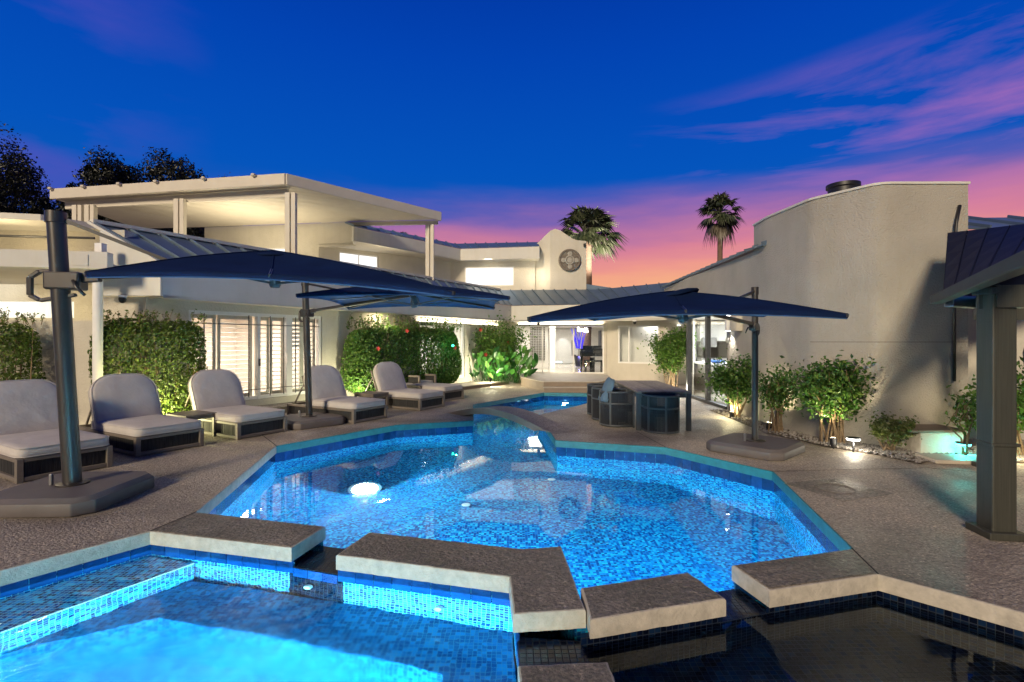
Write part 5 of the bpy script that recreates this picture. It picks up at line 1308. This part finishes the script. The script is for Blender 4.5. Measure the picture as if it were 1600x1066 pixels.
def bush(label, c, rad, h_, n, size, mat, stems=9, seed=0, base_h=.25, cat='shrub', flowers=0, group='shrubs along the walls', loose=.25, name='shrub'):
    r = empty(name, (c[0], c[1], 0), label, cat, group); mb = MB(); tips = []
    for i in range(stems):
        a = 6.283*i/stems+rng.uniform(-.3, .3); rr = rad*rng.uniform(.25, .9); th = h_*rng.uniform(.7, 1.0)
        p0 = Vector((c[0]+rng.normal(0, rad*.16), c[1]+rng.normal(0, rad*.12), 0)); p3 = Vector((c[0]+math.cos(a)*rr, c[1]+math.sin(a)*rr*.75, th)); p1 = p0.lerp(p3, .35)+Vector((rng.normal(0, .05), rng.normal(0, .05), h_*.08))
        p2 = p0.lerp(p3, .7)+Vector((rng.normal(0, .06), rng.normal(0, .06), 0))
        mb.tube([p0, p1, p2, p3], [.017, .012, .008, .004], 6, False); tips += [p1.lerp(p2, .5), p2, p2.lerp(p3, .5), p3]
        for k in range(3):
            q = p1.lerp(p3, rng.uniform(.2, .9)); e = q+Vector((rng.normal(0, rad*.3), rng.normal(0, rad*.25), rng.uniform(.05, .3)*h_)); mb.tube([q, q.lerp(e, .5)+Vector((0, 0, .03)), e], [.007, .005, .003], 5, False); tips += [q.lerp(e, .6), e]
    mb.build('stem', 'stem', r, kind='stuff')
    tp = np.array([list(t) for t in tips]); tp = tp[tp[:, 2] > base_h]
    idx = rng.integers(0, len(tp), n); pos = tp[idx]+rng.normal(0, 1, (n, 3))*np.array([rad*loose, rad*loose*.8, h_*.085]); ok = pos[:, 2] > base_h*.8; pos = pos[ok]
    nr = rng.normal(0, .7, pos.shape)+np.array([0, -.35, .6])
    leaf_mesh('foliage', pos, nr, rng.uniform(.6, 1.4, len(pos))*size, mat, r, .55, .5)
    for i in range(flowers): q = Vector(tp[rng.integers(0, len(tp))]); flower(q+Vector((0, -rad*.3, .05)), r, .07)
    return r
hedge('hedge', 'dense clipped hedge against the garden wall at the left edge', (-9.8, 8.55), (-7.98, 8.7), .55, .1, 1.98, 9000, .062, 'leaf_hedge', seed=1, group='hedges along the left wing')
hedge('hedge', 'tall clipped hedge left of the shuttered doors, lit from its foot', (-7.45, 9.02), (-5.72, 9.62), .55, .1, 2.02, 15000, .062, 'leaf_hedge', seed=2, group='hedges along the left wing')
pa, pb = wp(4.55, .42), wp(9.15, .45)
hedge('hedge', 'long flowering hedge behind the loungers with red blooms', pa, pb, .7, .15, 1.98, 30000, .078, 'leaf_bush', seed=3, flowers=3, top_loose=.8, group='hedges along the left wing')
g = wp(8.2, .95); t = MB().lathe((g[0], g[1], 1.42), [(.01, 0), (.04, .02), (.04, .05), (.01, .07)], 12).build('garden_light', 'lamp_green', smooth=True); tag(t, 'tiny glowing green light among the flowering hedge leaves', 'garden light'); lamp('green_glow', 'POINT', (g[0]+.12, g[1]-.12, 1.45), 4, (.05, 1, .4), .03)
# grass patch under the lit hedge
def grass():
    n = 5000; x = rng.uniform(-6.9, -5.3, n); y = 8.85+(x+6.9)*.45+rng.uniform(-.35, .25, n); pos = np.stack([x, y, np.full(n, .03)], 1)
    o = leaf_mesh('grass', pos, rng.normal(0, 1, (n, 3))*np.array([1, 1, .15]), rng.uniform(.05, .10, n), 'grass', None, .12, -2.5); tag(o, 'strip of short grass at the foot of the lit hedge', None, None, 'stuff')
grass()
# tropical clump with large individual leaves
def tropical():
    c = (-.55, 19.25); r = bush('mixed tropical clump with broad leaves and red blooms at the courtyard corner', c, 1.15, 2.15, 5200, .10, 'leaf_bush', 16, 5, .5, 'plant', 5, None, .26, 'tropical_plant')
    for i in range(130):
        a = rng.uniform(0, 6.283); b0 = Vector((c[0]+rng.uniform(-1.0, 1.1), c[1]-.35+rng.uniform(-.35, .25), .08)); L = rng.uniform(.32, .6); hh = rng.uniform(.15, 1.15)
        lean = Vector((rng.normal(0, .35)+(b0.x-c[0])*.35, -.25+rng.normal(0, .25), 1)).normalized(); p = b0+lean*hh; tip = (lean+Vector((rng.normal(0, .6), rng.normal(-.2, .4), rng.uniform(-.3, .5)))).normalized(); sd = tip.cross(Vector((0, -1, .3))).normalized(); up = sd.cross(tip)
        vs = []; fs = []; n = 6
        for k in range(n+1):
            t = k/n; w_ = .30*L*math.sin(math.pi*min(1, t*.92+.06))**1.1*.5; q = p+tip*L*t-Vector((0, 0, .25*L*t*t)); vs += [q-sd*w_+up*w_*.35, q, q+sd*w_+up*w_*.35]
        for k in range(n): fs += [(3*k, 3*k+1, 3*k+4, 3*k+3), (3*k+1, 3*k+2, 3*k+5, 3*k+4)]
        mb = MB(); mb.add(vs, fs); o = mb.build('leaf', 'leaf_tropic', r, smooth=True)
        at = o.data.attributes.new('rnd', 'FLOAT', 'FACE'); at.data.foreach_set('value', [float(np.clip(rng.normal(.5, .3), 0, 1))]*len(o.data.polygons))
        MB().tube([b0, b0.lerp(p, .5)+Vector((0, 0, .02)), p+tip*.03], .008, 5, False).build('stalk', 'leaf_tropic', r)
tropical()
bush('round green shrub in front of the kitchen corner behind the table', (5.05, 16.3), .62, 1.72, 6500, .085, 'leaf_bush', 14, 6, .12, flowers=0)
bush('bright shrub left of the right umbrella mast', (4.66, 10.6), .50, 1.08, 4200, .075, 'leaf_shrub', 14, 7, .06)
bush('sparse dark shrub just right of the right umbrella mast', (4.62, 8.95), .34, 1.0, 1900, .060, 'leaf_shrub', 12, 8, .08)
bush('largest leafy shrub against the tall wall above the white ring light', (4.98, 8.0), .50, 1.14, 4200, .072, 'leaf_shrub', 16, 9, .28)
bush('small yellow green shrub left of the turquoise lit plinth', (5.45, 7.38), .26, .46, 2200, .050, 'leaf_yellow', 9, 10, .04)
bush('leafy shrub behind the gazebo post at the right edge', (7.0, 7.15), .55, 1.05, 2200, .075, 'leaf_bush', 10, 11, .1)
bush('few dark leaves peeping out left of the rear gazebo post', (6.15, 6.95), .16, .85, 160, .07, 'leaf_bush', 5, 12, .4)
# ------------------------------------------------------------------ trees behind
def tree(label, c, base_h, crown_c, crown_r, n, size, seed, name='tree'):
    r = empty(name, (c[0], c[1], -2.2), label, 'tree', 'dark trees behind the house'); mb = MB(); x, y = c
    cz = crown_c; top = Vector((x, y, cz)); mb.tube([(x, y, -2.2), (x+.1, y, cz*.4), (x, y, cz)], [.45, .35, .2], 10); lobes = []
    for i in range(11):
        a = i*2.399; e = Vector((x+math.cos(a)*crown_r[0]*rng.uniform(.4, .85), y+math.sin(a)*crown_r[1]*rng.uniform(.3, .8), cz+crown_r[2]*rng.uniform(-.7, .75)))
        mb.tube([(x, y, cz*.55), Vector((x, y, cz*.6)).lerp(e, .5)+Vector((0, 0, .3)), e], [.16, .1, .03], 6, False); lobes.append(e)
    mb.build('trunk', 'bark', r, smooth=True); lb = np.array([list(q) for q in lobes]+[list(top)])
    idx = rng.integers(0, len(lb), n); d = rng.normal(0, 1, (n, 3)); d /= np.linalg.norm(d, axis=1, keepdims=True)
    ls = rng.uniform(.55, 1.25, len(lb))[idx][:, None]; far = (.35+.75*rng.random((n, 1))**.6)*np.where(rng.random((n, 1)) < .08, 1.15, 1.0)
    dirs = d*(1+.35*np.sin(d[:, [1, 2, 0]]*5+lb[idx]*2)); pos = lb[idx]+dirs*np.array(crown_r)*.36*ls*far; wob = noise3(pos, 2.4, seed); ok = wob > -.60; pos = pos[ok]; d = d[ok]
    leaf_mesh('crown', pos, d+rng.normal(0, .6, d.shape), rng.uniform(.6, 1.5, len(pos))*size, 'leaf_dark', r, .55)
tree('dark tree behind the patio cover at the far left edge', (-28.2, 28), 0, 7.9, (3.4, 3, 4.6), 44000, .15, 1)
tree('tallest rounded dark tree behind the terrace cover', (-22.6, 29), 0, 8.8, (3.6, 3, 3.0), 48000, .15, 2)
tree('lower dark tree right of the tallest one behind the terrace cover', (-19.4, 31), 0, 9.3, (3.4, 3, 2.6), 40000, .15, 3)
tree('low dark tree seen under the terrace cover', (-18, 27), 0, 5.2, (5.0, 2.5, 3.0), 30000, .17, 4)
def palm(label, x, y, hz, rad, nfr, skirt, thick, seed):
    r = empty('palm_tree', (x, y, -2.2), label, 'palm tree', 'fan palms behind the house'); n = 14
    MB().tube([(x+.25*math.sin(k/n*2), y, -2.2+(hz+2.2)*k/n) for k in range(n+1)], [thick*(1.25-.35*k/n) for k in range(n+1)], 12).build('trunk', 'palm_bark', r, smooth=True)
    top = Vector((x+.25*math.sin(2), y, hz))
    def fan(mb, el, az, L, W_, nl=15, dr=.35):
        d = Vector((math.cos(az)*math.cos(el), math.sin(az)*math.cos(el), math.sin(el))); sd = Vector((-math.sin(az), math.cos(az), 0)); up = d.cross(sd)*-1
        if up.z < 0: up = -up
        b = top+d*L*.45-Vector((0, 0, .06*L)); mb.tube([top, b], .018*rad, 4, False)
        for k in range(nl):
            a = (-1.15+2.3*k/(nl-1)); dir_ = (d*math.cos(a)+sd*math.sin(a)).normalized(); ll = L*.62*(1-.22*abs(a)); m = b+dir_*ll*.55+up*.03; e = b+dir_*ll-Vector((0, 0, dr*ll*rng.uniform(.6, 1.5))); wv = dir_.cross(up).normalized()*W_
            mb.add([b, m-wv, e, m+wv], [(0, 1, 2, 3)])
    mb = MB()
    for i in range(nfr):
        el = R(rng.uniform(-28, 85)); fan(mb, el, i*2.399+rng.uniform(-.2, .2), rad*rng.uniform(.85, 1.1), .038*rad)
    o = mb.build('crown', 'leaf_palm', r); at = o.data.attributes.new('rnd', 'FLOAT', 'FACE'); at.data.foreach_set('value', np.clip(rng.normal(.45, .25, len(o.data.polygons)), 0, 1).astype(np.float32))
    o['kind'] = 'stuff'
    if skirt:
        mb = MB()
        for i in range(skirt): fan(mb, R(rng.uniform(-78, -30)), i*2.399, rad*rng.uniform(.8, 1.15), .034*rad, 13, .8)
        o = mb.build('dry_skirt', 'leaf_dead', r, kind='stuff'); at = o.data.attributes.new('rnd', 'FLOAT', 'FACE'); at.data.foreach_set('value', np.clip(rng.normal(.45, .25, len(o.data.polygons)), 0, 1).astype(np.float32))
palm('large fan palm rising right behind the round medallion tower', 3.75, 27.0, 7.15, 1.95, 66, 0, .22, 1)
palm('slender fan palm alone against the sunset sky', 16.0, 40, 11.6, 1.9, 48, 8, .20, 2)
palm('distant palm top just above the upper roof', -10.9, 50, 11.3, 1.3, 26, 6, .16, 3)

lamp('palm_uplight', 'SPOT', (4.9, 23.6, 4.4), 4200, (1, .90, .74), .1, (3.8, 27, 7.5), spot=64)
